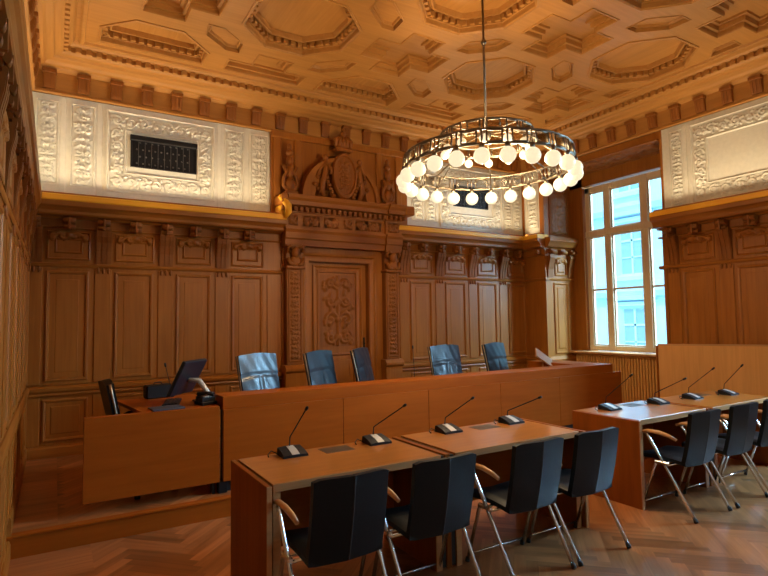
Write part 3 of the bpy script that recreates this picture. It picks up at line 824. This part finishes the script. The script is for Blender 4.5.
m = MB(PF); m.tube([(-1.02, 3.36, .2), (-.98, 3.30, .26), (-.93, 3.22, .29), (-.92, 3.14, .27), (-.95, 3.07, .22)], [.03, .045, .05, .045, .03], 10); m.box(-1.02, -.93, 3.10, 3.25, 0, .2, .02); m.build('scroll_bracket', 'honey_x', door)

# ------------------------------------------------------------------ judges' bench
BX0, BX1, BY = 1.275, 6.78, 4.85
bench = empty('judges_bench', (0, BY, PLAT), 0, 'long cherry veneer bench of the judges across the platform', 'bench')
def bl(m): return m
m = MB(); seams = [BX0, 2.444, 2.955+.52, 4.52, 5.53, BX1]
for i in range(5): MB().box(seams[i]+.002, seams[i+1]-.002, -.012, .018, .10, .715, .002).build('front_panel', 'desk_x', bench)
MB().box(BX0-.0, BX1-.16, .0, .30, .715, .826, .003).build('fascia', 'desk_x', bench)
MB().box(BX0+.02, BX1-.2, .02, .85, .69, .72, .003).build('worktop', 'desk_x', bench)
MB().box(BX0+.03, BX1-.02, .05, .07, 0, .12).build('plinth_board', 'groove', bench)
for x in (BX0-.035, 3.4, 5.4): MB().box(x, x+.075, .0, .10, 0, .105, .003).build('foot', 'black', bench)
MB().box(BX0-.012, BX0-.002, .005, .03, .10, .715).build('joint_strip', 'groove', bench)
MB().box(BX1-.03, BX1, .02, 1.4, .0, .70, .003).build('end_panel', 'desk_y', bench)
m = MB(); m.box(BX1-.60, BX1-.16, .30, 1.15, .79, .826, .003); m.build('side_worktop', 'desk_y', bench)
MB().box(BX1-.60, BX1-.575, .30, 1.15, .60, .79, .003).build('side_fascia', 'desk_y', bench)
for x in (2.5, 4.0, 5.2): MB().box(x, x+.03, .08, .8, 0, .69, .002).build('support', 'desk_y', bench)

bd = empty('reading_board', (5.99, 5.50, PLAT+.70), .0, 'pale slanted wooden board standing at the right end of the judges bench', 'board')
F_ = Frame((0, 0, .155), Vector((.33, .0, -.19)).normalized(), Vector((.70, .70, .40)).normalized(), Vector((.33, .0, -.19)).normalized().cross(Vector((.70, .70, .40))).normalized())
MB(F_).box(-.19, .19, -.02, .24, -.011, .011, .003).build('board_leaf', 'edge', bd)
MB().tube([(.03, .06, -.03), (.03, .06, .15)], .012, 6).build('board_stand', 'edge', bd)

# clerk's desk at the left end
desk = empty('clerk_desk', (.21, 4.85, PLAT), 0, 'low cherry veneer side desk with monitor, left of the judges bench', 'desk')
DX = 1.035
MB().box(0, DX, -.012, .015, .10, .75, .003).build('front_panel', 'desk_x', desk)
m = MB(); m.slab([(0.0, .016), (DX, .016), (DX, 1.0), (.30, 1.0), (.42, .06), (.0, .06)], .72, .75); m.build('worktop', 'desk_x', desk)
MB().box(DX-.03, DX-.002, .06, 1.0, .0, .72, .002).build('end_panel', 'desk_y', desk)
MB().box(DX-.055, DX-.03, .02, .10, 0, .105, .003).build('foot', 'black', desk)

# ------------------------------------------------------------------ delegates' tables
def table(x0, x1, label, left, right, hole):
    y0, y1, H = 2.935, 3.60, .74
    t = empty('table', ((x0+x1)/2, (y0+y1)/2, 0), 0, label, 'table', 'delegates tables')
    w, d = (x1-x0)/2, (y1-y0)/2
    MB().box(-w, w, -d, d, H-.045, H, .002).build('tabletop', 'top_x', t)
    MB().box(-w, w, -d-.006, -d, H-.045, H, .0015).build('edge_band', 'edge', t)
    for s in (-1, 1):
        m = MB(); a = -w if s < 0 else w-.045
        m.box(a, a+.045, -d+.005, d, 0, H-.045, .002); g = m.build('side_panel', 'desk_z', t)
        MB().box(a, a+.045, -d-.002, -d+.005, 0, H-.045, .001).build('edge_band', 'edge', g)
    MB().box(-w+.045, w-.045, d-.15, d-.13, .18, H-.045, .002).build('modesty_panel', 'desk_x', t)
    for s, on in ((-1, left), (1, right)):
        if on:
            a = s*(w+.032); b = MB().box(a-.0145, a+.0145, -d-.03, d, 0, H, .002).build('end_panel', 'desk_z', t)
            MB().box(a-.0145, a+.0145, -d-.037, -d-.03, 0, H, .001).build('edge_band', 'edge', b)
            a = s*(w+.009); MB().box(a-.0085, a+.0085, -d+.01, d-.01, .02, H-.012).build('gap_strip', 'groove', t)
    hx = hole-(x0+x1)/2
    MB().box(hx-.11, hx+.11, d-.20, d-.05, H-.002, H+.0015, .0007).build('cable_port', 'grommet', t)
    return t
table(1.044, 2.193, 'cherry desk at left end of the front row, its dark end panel facing the photographer', True, False, 1.70)
table(2.313, 3.547, 'cherry desk in the front row between the leftmost desk and the aisle', False, True, 3.06)
table(4.325, 5.37, 'glossy desk with blue window reflection at the right of the aisle', True, False, 5.02)
table(5.49, 6.70, 'desk at far right in front of the pale wooden screen', False, False, 6.25)
def spacer(x0, x1, label):
    t = empty('table_joint', ((x0+x1)/2, 3.27, 0), 0, label, 'joint')
    w = (x1-x0)/2-.004
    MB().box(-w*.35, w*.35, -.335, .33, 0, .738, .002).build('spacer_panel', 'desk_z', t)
    for s in (-1, 1): MB().box(s*w*.72-w*.3, s*w*.72+w*.3, -.325, .32, .01, .728).build('gap_strip', 'groove', t)
spacer(2.193, 2.313, 'narrow dark-grooved strip joining the two left front desks')
spacer(5.37, 5.49, 'narrow dark-grooved strip joining the two right desks')

# pale screen on the right
scr = empty('screen_partition', (7.04, 3.80, 0), math.atan2(-.89, .46), 'tall honey-coloured wooden screen standing behind the right desks', 'partition')
MB().box(-.545, .80, -.02, .02, .02, 1.26, .006).build('screen_board', 'screen', scr)
MB().box(-.57, -.545, -.025, .03, .0, 1.25, .003).build('side_post', 'desk_z', scr)
MB().box(-.545, .80, -.022, .022, 1.25, 1.272, .004).build('top_rail', 'edge', scr)
MB().box(-.3, .5, -.1, .1, 0, .03, .004).build('screen_foot', 'desk_x', scr)

# ------------------------------------------------------------------ visitor chairs
def visitor_chair():
    t = empty('visitor_chair')
    n = 8
    def seat(u, v, top):
        x = -.215+.43*u; y = -.165+.40*v
        z = .445+.012*abs(x)/.215+.010*v+.012*math.sin(v*PI)-(.03*max(0, v-.8)*5)**2*6
        e = .016*(max(0, abs(u-.5)*2-.8)*5)**2
        return (x, y, z-e if top else z-.05+e*.3)
    m = MB()
    m.grid(lambda u, v: seat(u, v, True), 12, 10).grid(lambda u, v: seat(u, v, False), 12, 10)
    for v in (0, 1): m.grid(lambda u, w, v=v: tuple(Vector(seat(u, v, True)).lerp(Vector(seat(u, v, False)), w)), 12, 1)
    for u in (0, 1): m.grid(lambda v, w, u=u: tuple(Vector(seat(u, v, True)).lerp(Vector(seat(u, v, False)), w)), 10, 1)
    m.build('seat', 'fabric', t)
    def back(s, u, v, off):
        """half of the back shell; the two halves meet in a ridge that points backwards"""
        x = s*(.003+.212*u)
        z = .405+.445*v
        y = -.182-.085*v-.010*math.sin(v*PI)+.022*u+.004*u*u
        z -= .010*(max(0, u-.8)*5)**2*(1 if v > .9 else (-1 if v < .1 else 0))
        return (x, y+off, z)
    for s in (-1, 1):
        m = MB(); th = .034
        m.grid(lambda u, v: back(s, u, v, 0), 6, 8).grid(lambda u, v: back(s, u, v, th), 6, 8)
        for u in (0, 1): m.grid(lambda v, w, u=u: back(s, u, v, th*w), 8, 1)
        for v in (0, 1): m.grid(lambda u, w, v=v: back(s, u, v, th*w), 6, 1)
        m.build('back_pad', 'fabric', t)
    m = MB(); m.tube([back(1, 0, v/8, .004) for v in range(9)], .006, 6); m.build('back_seam', 'groove', t)
    for s in (-1, 1):
        x = s*.262
        g = MB().tube([(x*.97, -.245, .02), (x, -.02, .40), (x, .105, .595), (x, .14, .638)], .0125, 8).build('rear_leg', 'chrome', t)
        MB().tube([(x*.97, -.256, .002), (x*.97, -.243, .03)], [.017, .015], 8).build('foot_cap', 'rubber', g)
        g = MB().tube([(x*.97, .205, .015), (x*.985, .075, .38), (x*.985, .05, .415)], .0115, 8).build('front_leg', 'chrome', t)
        MB().tube([(x*.97, .209, .002), (x*.97, .204, .03)], [.016, .014], 8).build('foot_cap', 'rubber', g)
        MB().tube([(x, .185, .642), (x, .12, .662), (x*1.0, .02, .662), (x*.985, -.06, .645), (x*.97, -.12, .622)], [.012, .016, .017, .016, .012], 8).build('armrest', 'arm', t)
        MB().box(x-.014, x+.014, -.05, .07, .40, .43, .008).build('joint_clip', 'chrome', t)
    MB().tube([(-.255, .04, .40), (.255, .04, .40)], .011, 8).build('seat_bar', 'chrome', t)
    MB().tube([(-.255, -.03, .40), (.255, -.03, .40)], .011, 8).build('seat_bar', 'chrome', t)
    MB().tube([(-.254, .20, .05), (.254, .20, .05)], .008, 6).build('foot_bar', 'chrome', t)
    return t
vc = visitor_chair()
spots = [(1.315, 2.745, .0, 'black upholstered chair at far left of the front row, beside the dark desk end panel'),
         (1.92, 2.745, .0, 'black upholstered chair second from the left, in front of the joint of the front desks'),
         (2.67, 2.745, .0, 'black upholstered chair third from the left in the front row'),
         (3.245, 2.745, .0, 'black upholstered chair at the right end of the front row, next to the aisle'),
         (4.605, 2.745, .0, 'black upholstered chair nearest the aisle at the right-hand desks with the blue reflection'),
         (5.24, 2.745, .0, 'black upholstered chair second from the aisle at the right-hand desks'),
         (5.83, 2.745, .0, 'black upholstered chair cut off by the right edge of the photo'),]
for i, (x, y, rz, lb) in enumerate(spots):
    o = vc if i == 0 else copy_tree(vc)
    o.location = (x, y, 0); o.rotation_euler = (0, 0, rz)
    tag(o, lb, 'chair', 'black chairs at the delegates desks')

# ------------------------------------------------------------------ judges' chairs
def swivel(name, w, hb, mat):
    """high-backed office chair facing -Y, origin on the floor"""
    t = empty(name)
    tilt = .21
    F_ = Frame((0, .20, .46), (1, 0, 0), (0, math.sin(tilt), math.cos(tilt)), (0, -math.cos(tilt), math.sin(tilt)))
    def pad(u, v, c):
        x = -w/2+w*u; taper = 1+.06*(v-.5)
        bulge = .018*math.sin(PI*u)*(.5+.5*math.sin(PI*v)) if c > 0 else 0
        for sv in (.62,): bulge -= .010*math.exp(-((v-sv)/.025)**2) if c > 0 else 0
        if c > 0 and v < .62: bulge -= .008*math.exp(-((u-.5)/.03)**2)
        wr = .0022*math.sin(u*17+v*5)*math.sin(v*9+u*7+1) if c > 0 else 0
        return (x*taper, hb*v+.02*math.sin(PI*u), c+bulge+wr)
    m = MB(F_); m.grid(lambda u, v: pad(u, v, .03), 24, 30).grid(lambda u, v: pad(u, v, -.03), 6, 6)
    for u in (0, 1): m.grid(lambda v, q, u=u: tuple(Vector(pad(u, v, -.03)).lerp(Vector(pad(u, v, .03)), q)), 30, 1)
    for v in (0, 1): m.grid(lambda u, q, v=v: tuple(Vector(pad(u, v, -.03)).lerp(Vector(pad(u, v, .03)), q)), 24, 1)
    m.build('backrest', mat, t)
    for s in (0, 1): MB(F_).tube([pad(s, v/6, .0) for v in range(7)], .012, 6).build('back_frame', 'steel', t)
    m = MB(); m.box(-w/2+.01, w/2-.01, -.28, .20, .42, .50, .03); m.build('seat', mat, t)
    for s in (-1, 1):
        m = MB(); m.tube([(s*(w/2+.01), .16, .44), (s*(w/2+.03), .15, .62), (s*(w/2+.03), .08, .655), (s*(w/2+.03), -.16, .655), (s*(w/2+.02), -.2, .60)], .015, 8); m.build('armrest', 'black', t)
    m = MB(); m.lathe([(.028, .10), (.028, .30), (.05, .31), (.06, .42)], seg=12); m.build('column', 'chrome', t)
    m = MB()
    for k in range(5):
        a = 2*PI*k/5+.3; m.tube([(0, 0, .11), (.17*math.cos(a), .17*math.sin(a), .10), (.30*math.cos(a), .30*math.sin(a), .075)], [.03, .022, .016], 8)
    m.build('star_base', 'chrome', t)
    for k in range(5):
        a = 2*PI*k/5+.3; x, y = .30*math.cos(a), .30*math.sin(a)
        m = MB(); m.tube([(x-.02*math.sin(a), y+.02*math.cos(a), .028), (x+.02*math.sin(a), y-.02*math.cos(a), .028)], .028, 10); m.tube([(x, y, .03), (x, y, .08)], .01, 6); m.build('caster', 'rubber', t)
    return t
jc = swivel('judge_chair', .50, .65, 'leather')
for i, (x, y, rz, lb) in enumerate([(2.10, 5.85, .30, 'black leather high-backed chair of the judges bench nearest the clerk monitor'),
        (2.93, 5.87, .50, 'black leather judge chair in front of the left door pilaster'),
        (3.68, 6.12, .70, 'black leather judge chair turned sideways, seen as a narrow back before the door'),
        (4.72, 5.85, .02, 'black leather judge chair right of the door, behind the thin bench microphone'),
        (5.72, 5.85, .26, 'black leather judge chair nearest the window')]):
    o = jc if i == 0 else copy_tree(jc)
    o.location = (x, y, PLAT); o.rotation_euler = (0, 0, rz); tag(o, lb, 'chair', 'leather chairs behind the judges bench')
cc = swivel('office_chair', .42, .52, 'fabric'); cc.location = (.70, 5.38, PLAT); cc.rotation_euler = (0, 0, PI/2+.08)
tag(cc, 'black swivel chair at the clerk desk by the left wall', 'chair')

# ------------------------------------------------------------------ microphones
def mic(x, y, z, lean, hgt, side, label, group, rz=0., small=False):
    t = empty('conference_microphone', (x, y, z), rz, label, 'microphone', group)
    if small:
        m = MB(); m.lathe([(.03, 0), (.03, .008), (.012, .018), (.008, .03)], seg=12); m.build('base', 'black', t); p0 = Vector((0, 0, .02)); r = .0035
    else:
        m = MB(Frame((0, 0, 0), (0, 1, 0), (0, 0, 1), (1, 0, 0)))
        m.prism([(0, 0)]*0+[(-.085, .0), (-.085, .018), (.085, .018), (.085, 0)], -.07, .07) if False else None
        m2 = MB(); vs = []
        for (yy, zz, ww) in ((-.075, 0, .088), (-.075, .014, .085), (-.02, .034, .082), (.055, .05, .078), (.072, .045, .076), (.075, 0, .08)):
            vs += [(-ww, yy, zz), (-ww*.45, yy, zz+(.004 if zz else 0)), (ww*.45, yy, zz+(.004 if zz else 0)), (ww, yy, zz)]
        fs = [[k*4+i, k*4+i+1, (k+1)*4+i+1, (k+1)*4+i] for k in range(5) for i in range(3)]+[[20+i+0, 20+i+1, i+1, i] for i in range(3)]
        fs += [[k*4 for k in range(6)], [k*4+3 for k in range(6)]]
        m2.add(vs, fs); m2.build('base', 'black', t)
        m = MB(); m.add([(-.026, -.074, .021), (.026, -.074, .021), (.026, -.02, .0405), (-.026, -.02, .0405), (.024, .045, .0545), (-.024, .045, .0545), (-.026, -.074, .012), (.026, -.074, .012), (.026, -.02, .03), (-.026, -.02, .03), (.024, .045, .044), (-.024, .045, .044)],
                       [(0, 1, 2, 3), (3, 2, 4, 5), (6, 7, 8, 9), (9, 8, 10, 11), (0, 1, 7, 6), (5, 4, 10, 11), (1, 2, 8, 7), (2, 4, 10, 8), (0, 3, 9, 6), (3, 5, 11, 9)]); m.build('control_plate', 'silver', t)
        m = MB(); m.tube([(-.08, .05, .008), (-.12, .07, .03), (-.15, .05, .012), (-.155, .02, .004)], .004, 6); m.build('cable', 'black', t)
        p0 = Vector((0, .045, .048)); r = .0042
    H = Vector((side, -lean, hgt)); mid = p0+Vector((0, -.01, max(.05, hgt*.2)))
    pts = [p0, mid] + [mid.lerp(H, k/5) for k in range(1, 6)]
    MB().tube([tuple(p) for p in pts], r, 6).build('gooseneck', 'black', t)
    d = (H-mid).normalized()
    MB().tube([tuple(H-d*.004), tuple(H+d*.006), tuple(H+d*.03), tuple(H+d*.038)], [.006, .010, .010, .005], 8).build('microphone_head', 'black', t)
G = 'desk microphones of the delegates'
B = [(1.38, 3.50, .24, .33, 'leftmost desk microphone, neck almost upright, on the front left desk'), (2.03, 3.49, .37, .31, 'desk microphone second from the left, beside the desk joint'),
     (2.70, 3.50, .29, .29, 'desk microphone on the second front desk, near the desk joint'), (3.37, 3.49, .32, .245, 'desk microphone with a low neck at the aisle end of the front desks'),
     (4.61, 3.43, .23, .335, 'desk microphone at the aisle end of the desk with blue reflection'), (5.32, 3.38, .27, .265, 'desk microphone with low leaning neck over the blue reflection'),
     (5.925, 3.37, .22, .325, 'desk microphone before the left part of the pale screen'), (6.535, 3.31, .15, .32, 'rightmost desk microphone before the pale screen')]
for x, y, l, h, lb in B: mic(x, y, .74, l, h, 0, lb, G)
G2 = 'thin microphones on the platform desks'
mic(3.74, 5.5, PLAT+.72, .03, .41, -.03, 'thin gooseneck microphone on the judges bench left of the fourth chair', G2, small=True)
mic(1.00, 5.75, PLAT+.75, .0, .30, -.05, 'thin gooseneck microphone behind the clerk monitor', G2, small=True)

# ------------------------------------------------------------------ clerk's equipment
DZ = PLAT+.75
mon = empty('monitor', (1.03, 5.20, DZ), .0, 'black monitor tilted back on the clerk desk, seen from behind', 'monitor')
# screen faces the clerk (-X,+Y); local c axis = screen normal
nrm = Vector((-.68, .58, .46)).normalized(); ux = Vector((.65, .76, 0)).normalized(); vx = nrm.cross(ux).normalized()
if vx.z < 0: vx = -vx
F_ = Frame((0.02, 0.02, .235), ux, vx, nrm)
m = MB(F_); m.box(-.20, .20, -.17, .17, -.02, .016, .006); m.build('screen_housing', 'screen_black', mon)
m = MB(F_); m.box(-.185, .185, -.155, .155, .016, .018); m.build('display', 'black', mon)
m = MB(); m.tube([tuple(F_(0, -.02, -.02)), (.12, .0, .20), (.20, -.03, .07), (.20, -.03, .02)], [.02, .024, .024, .024], 8); m.build('support_arm', 'silver', mon)
m = MB(); m.box(.08, .28, -.15, .10, 0, .018, .006); m.build('monitor_base', 'black', mon)
ph = empty('desk_telephone', (1.17, 5.02, DZ), .2, 'black desk telephone with lit buttons right of the clerk monitor', 'telephone')
F_ = Frame((0, 0, .0), (.2, .98, 0), Vector((-.5, .1, .80)).normalized(), Vector((.85, -.2, .5)).normalized())
m = MB(); m.prism([(.0, 0), (.0, .13), (.03, .13), (.15, .03), (.15, 0)], -.08, .06) if False else None
m = MB(); m.box(-.07, .07, -.07, .09, 0, .03, .006); m.slab([(-.06, -.06), (.06, -.06), (.06, .08), (-.06, .08)], .03, .07); m.build('telephone_body', 'black', ph)
m = MB(); m.tube([(-.05, .06, .09), (.0, .0, .10), (.05, -.05, .09)], [.022, .014, .022], 8); m.build('handset', 'black', ph)
m = MB(); 
for i in range(3):
    for j in range(3): m.box(-.03+.022*i, -.014+.022*i, -.05+.022*j, -.036+.022*j, .068, .074)
m.build('keypad', 'silver', ph)
kb = empty('keyboard', (.93, 5.28, DZ), PI/2-.25, 'black keyboard in front of the clerk monitor', 'keyboard')
MB().box(-.20, .20, -.07, .07, 0, .018, .005).build('keyboard_body', 'black', kb)
m = MB()
for r in range(4):
    for k in range(13): m.box(-.185+.0285*k, -.185+.0285*k+.023, -.055+.028*r, -.055+.028*r+.022, .018, .024, .002)
m.build('key_rows', 'screen_black', kb)
fo = tag(MB().box(-.13, .13, -.10, .10, 0, .014, .004).build('document_folder', 'blue'), 'blue-grey folder lying at the front edge of the clerk desk', 'folder'); fo.location = (.83, 4.97, DZ); fo.rotation_euler = (0, 0, .1)
bag = empty('equipment_case', (.88, 5.76, DZ), .15, 'small black equipment case at the back of the clerk desk', 'case')
MB().box(-.12, .12, -.06, .06, 0, .13, .012).build('case_body', 'black', bag); MB().tube([(-.04, 0, .128), (-.03, 0, .15), (.03, 0, .15), (.04, 0, .128)], .006, 6).build('case_handle', 'black', bag)

# ------------------------------------------------------------------ chandelier
CX, CY, CR, CZ = 3.50, 3.85, .80, 2.95
ch = empty('chandelier', (CX, CY, 2.8), 0, 'large round brass and glass chandelier with a ring of glowing globes', 'chandelier')
dz = CZ-2.8
ring = lambda r, z, n=48: [(r*math.cos(2*PI*k/n), r*math.sin(2*PI*k/n), z) for k in range(n)]
for r, z, rr in ((CR, dz+.10, .010), (CR*.985, dz+.225, .010), (CR*.55, dz+.345, .009), (CR*.55, dz+.44, .009)):
    MB().tube(ring(r, z), rr, 6, closed=True).build('hoop', 'bronze', ch)
NP = 24
def plates(r0, r1, z0, z1, n, w, name):
    for k in range(n):
        a = 2*PI*(k+.5)/n; d = Vector((math.cos(a), math.sin(a), 0)); e = Vector((-d.y, d.x, 0))
        p = [d*r0-e*w+Vector((0, 0, z0)), d*r0+e*w+Vector((0, 0, z0)), d*r1+e*w+Vector((0, 0, z1)), d*r1-e*w+Vector((0, 0, z1))]
        q = [x*1.0-d*.006 for x in p]
        g = MB().add([tuple(x) for x in p+q], [(0, 1, 2, 3), (4, 5, 6, 7), (0, 1, 5, 4), (1, 2, 6, 5), (2, 3, 7, 6), (3, 0, 4, 7)]).build(name, 'plate', ch)
        m = MB()
        for i in range(4): m.tube([tuple(p[i]), tuple(p[(i+1) % 4])], .0085, 5)
        m.build('plate_frame', 'bronze', g)
plates(CR, CR*.985, dz+.112, dz+.213, NP, .062, 'glass_plate')
plates(CR*.55, CR*.55, dz+.355, dz+.43, 16, .056, 'upper_glass_plate')
for k in range(NP):
    a = 2*PI*k/NP; c, s = math.cos(a), math.sin(a)
    g = MB().ball((CR*c, CR*s, dz), .068, 16, 10).build('globe', 'globe', ch)
    MB().tube([(CR*c, CR*s, dz+.055), (CR*c, CR*s, dz+.105)], [.024, .02], 8).build('socket', 'bronze', g)
    MB().tube([(CR*c, CR*s, dz+.10), (CR*.985*c, CR*.985*s, dz+.225)], .007, 5).build('upright', 'bronze', ch)
for k in range(12):
    a = 2*PI*(k+.5)/12; c, s = math.cos(a), math.sin(a); r = CR*.50
    g = MB().ball((r*c, r*s, dz+.275), .042, 12, 8).build('inner_bulb', 'globe', ch)
    MB().tube([(r*c, r*s, dz+.31), (r*c, r*s, dz+.345)], .012, 6).build('socket', 'bronze', g)
MB().tube(ring(CR*.50, dz+.345), .006, 6, closed=True).build('hoop', 'bronze', ch)
for k in range(8):
    a = 2*PI*k/8; c, s = math.cos(a), math.sin(a)
    m = MB(); m.tube([(CR*.985*c, CR*.985*s, dz+.225), (CR*.55*c, CR*.55*s, dz+.345), (CR*.55*c, CR*.55*s, dz+.44), (CR*.3*c, CR*.3*s, dz+.45), (.03*c, .03*s, dz+.45)], .008, 5); m.tube([(CR*c, CR*s, dz+.10), (CR*.55*c, CR*.55*s, dz+.345)], .006, 5); m.build('spoke', 'bronze', ch)
MB().lathe([(.03, dz+.38), (.05, dz+.42), (.05, dz+.46), (.02, dz+.52)], seg=12).build('hub', 'bronze', ch)
m = MB(); m.tube([(0, 0, dz+.5), (0, 0, 5.0-2.8)], .0115, 8); m.ball((0, 0, 4.30-2.8), .028, 10, 6); m.build('suspension_rod', 'bronze', ch)
MB().lathe([(.02, 4.86-2.8), (.07, 4.94-2.8), (.08, 5.01-2.8)], seg=14).build('ceiling_rose', 'bronze', ch)

# ------------------------------------------------------------------ street outside
bd = empty('building', (24, 12, 0), 0, 'pale limestone building across the street seen through the window', 'building')
FB = Frame((0, -12, 0), (0, 1, 0), (0, 0, 1), (-1, 0, 0))
MB(FB).box(-14, 46, -12, 22, -6, 0).build('facade_wall', 'facade', bd)
m = MB(FB)
for z in (-5.6, -1.5, 2.6, 6.7, 10.8): m.prism([(0, z), (.35, z), (.5, z+.25), (.5, z+.45), (0, z+.5)], -14, 46)
m.build('string_course', 'facade', bd)
for i in range(13):
    for z in (-4.4, -.4, 3.7, 7.8):
        a = -9+3.6*i
        g = MB(FB); g.mould(rect(a-.95, a+.95, z-.3, z+2.75), [(0, 0), (0, .25), (.18, .28), (.3, .1), (.36, -.0)], cap=False); g.prism([(0, z+2.8), (.45, z+2.85), (.5, z+3.05), (0, z+3.1)], a-1.1, a+1.1)
        g.box(a-.05, a+.05, z, z+2.4, .0, .08)
        g.box(a-.6, a+.6, z+1.6, z+1.7, 0, .08); g.box(a-.6, a+.6, z+.8, z+.86, 0, .08)
        w = g.build('facade_window', 'facade', bd)
        MB(FB).box(a-.6, a+.6, z, z+2.45, .0, .03).build('pane', 'facade_dark', w)
street = MB().box(9, 60, -40, 80, -12.2, -12).build('street', 'asphalt'); tag(street, None, None, None, S)

# ------------------------------------------------------------------ light
w = bpy.data.worlds.new('sky'); SC.world = w; w.use_nodes = True
bg = w.node_tree.nodes['Background']; bg.inputs[0].default_value = (.38, .72, 1., 1); bg.inputs[1].default_value = 1.45
def light(name, typ, loc, rot, energy, col, **kw):
    l = bpy.data.lights.new(name, typ); l.energy = energy; l.color = col
    for k, v in kw.items(): setattr(l, k, v)
    o = bpy.data.objects.new(name, l); COL.objects.link(o); o.location = loc; o.rotation_euler = rot
    return o
sun = light('sunlight', 'SUN', (0, 0, 20), (math.radians(38), 0, math.radians(-75)), .8, (1, .95, .86), angle=.02)
for i, (lo, hi) in enumerate(NICHES):
    p = light('window_portal', 'AREA', (8.30, (lo+hi)/2, 2.5), (0, math.radians(90), 0), 1, (1, 1, 1), shape='RECTANGLE', size=2.95, size_y=1.62)
    p.data.cycles.is_portal = True
# warm LED strips hidden on the ledge, washing the stucco
LEDC = (1., .80, .50)
def led(loc, length, rot, e):
    return light('led_strip', 'AREA', loc, rot, e, LEDC, shape='RECTANGLE', size=length, size_y=.03, spread=math.radians(150))
led((1.13, 7.07, 3.125), 2.8, (math.radians(180+15), 0, 0), 10.5)
led((6.15, 7.07, 3.125), 2.5, (math.radians(180+15), 0, 0), 8.5)
led((7.24, 3.62, 3.125), 1.8, Vector((-.27, 0, .96)).to_track_quat('-Z', 'Y').to_euler(), 6)
led((-.165, 3.0, 3.125), 7.5, (math.radians(180), 0, math.radians(90)), 14)
# unseen area lamps added outside all three windows to boost the daylight
for i, (lo, hi) in enumerate(NICHES):
    p, e, aim = ((10.3, (lo+hi)/2, 6.3), 1500, (-6.4, 0, -5.0)) if i == 0 else ((11.2, (lo+hi)/2, 4.3), 1350, (-6.4, 0, -1.6))
    o = light('window_daylight', 'AREA', p, (0, 0, 0), e, (.44, .72, 1.), shape='RECTANGLE', size=3.4, size_y=2.4)
    o.rotation_euler = Vector(aim).to_track_quat('-Z', 'Y').to_euler()
# the chandelier's bulbs
for k in range(4):
    a = 2*PI*(k+.5)/4
    light('chandelier_bulb', 'POINT', (CX+.26*math.cos(a), CY+.26*math.sin(a), CZ+.05), (0, 0, 0), 21, (1., .75, .44), shadow_soft_size=.05)

# ------------------------------------------------------------------ camera
f, yaw, pitch, roll = 544.078, .54489, .05998, -.015123
cy, sy, cp, sp = math.cos(yaw), math.sin(yaw), math.cos(pitch), math.sin(pitch)
fw = Vector((sy*cp, cy*cp, sp)); r = Vector((cy, -sy, 0)); u = r.cross(fw)
r2 = r*math.cos(roll)+u*math.sin(roll); u2 = -r*math.sin(roll)+u*math.cos(roll)
cam = bpy.data.cameras.new('camera'); co = bpy.data.objects.new('camera', cam); COL.objects.link(co)
mt = Matrix((r2, u2, -fw)).transposed().to_4x4(); mt.translation = Vector((0, 0, 1.63)); co.matrix_world = mt
cam.sensor_width = 36; cam.lens = f*36/768; cam.clip_start = .03; cam.clip_end = 300
SC.camera = co
vs_ = SC.view_settings; vs_.view_transform = 'Standard'; vs_.look = 'None'; vs_.exposure = 1.2; vs_.gamma = 1.
try: vs_.use_curve_mapping = False
except Exception: pass
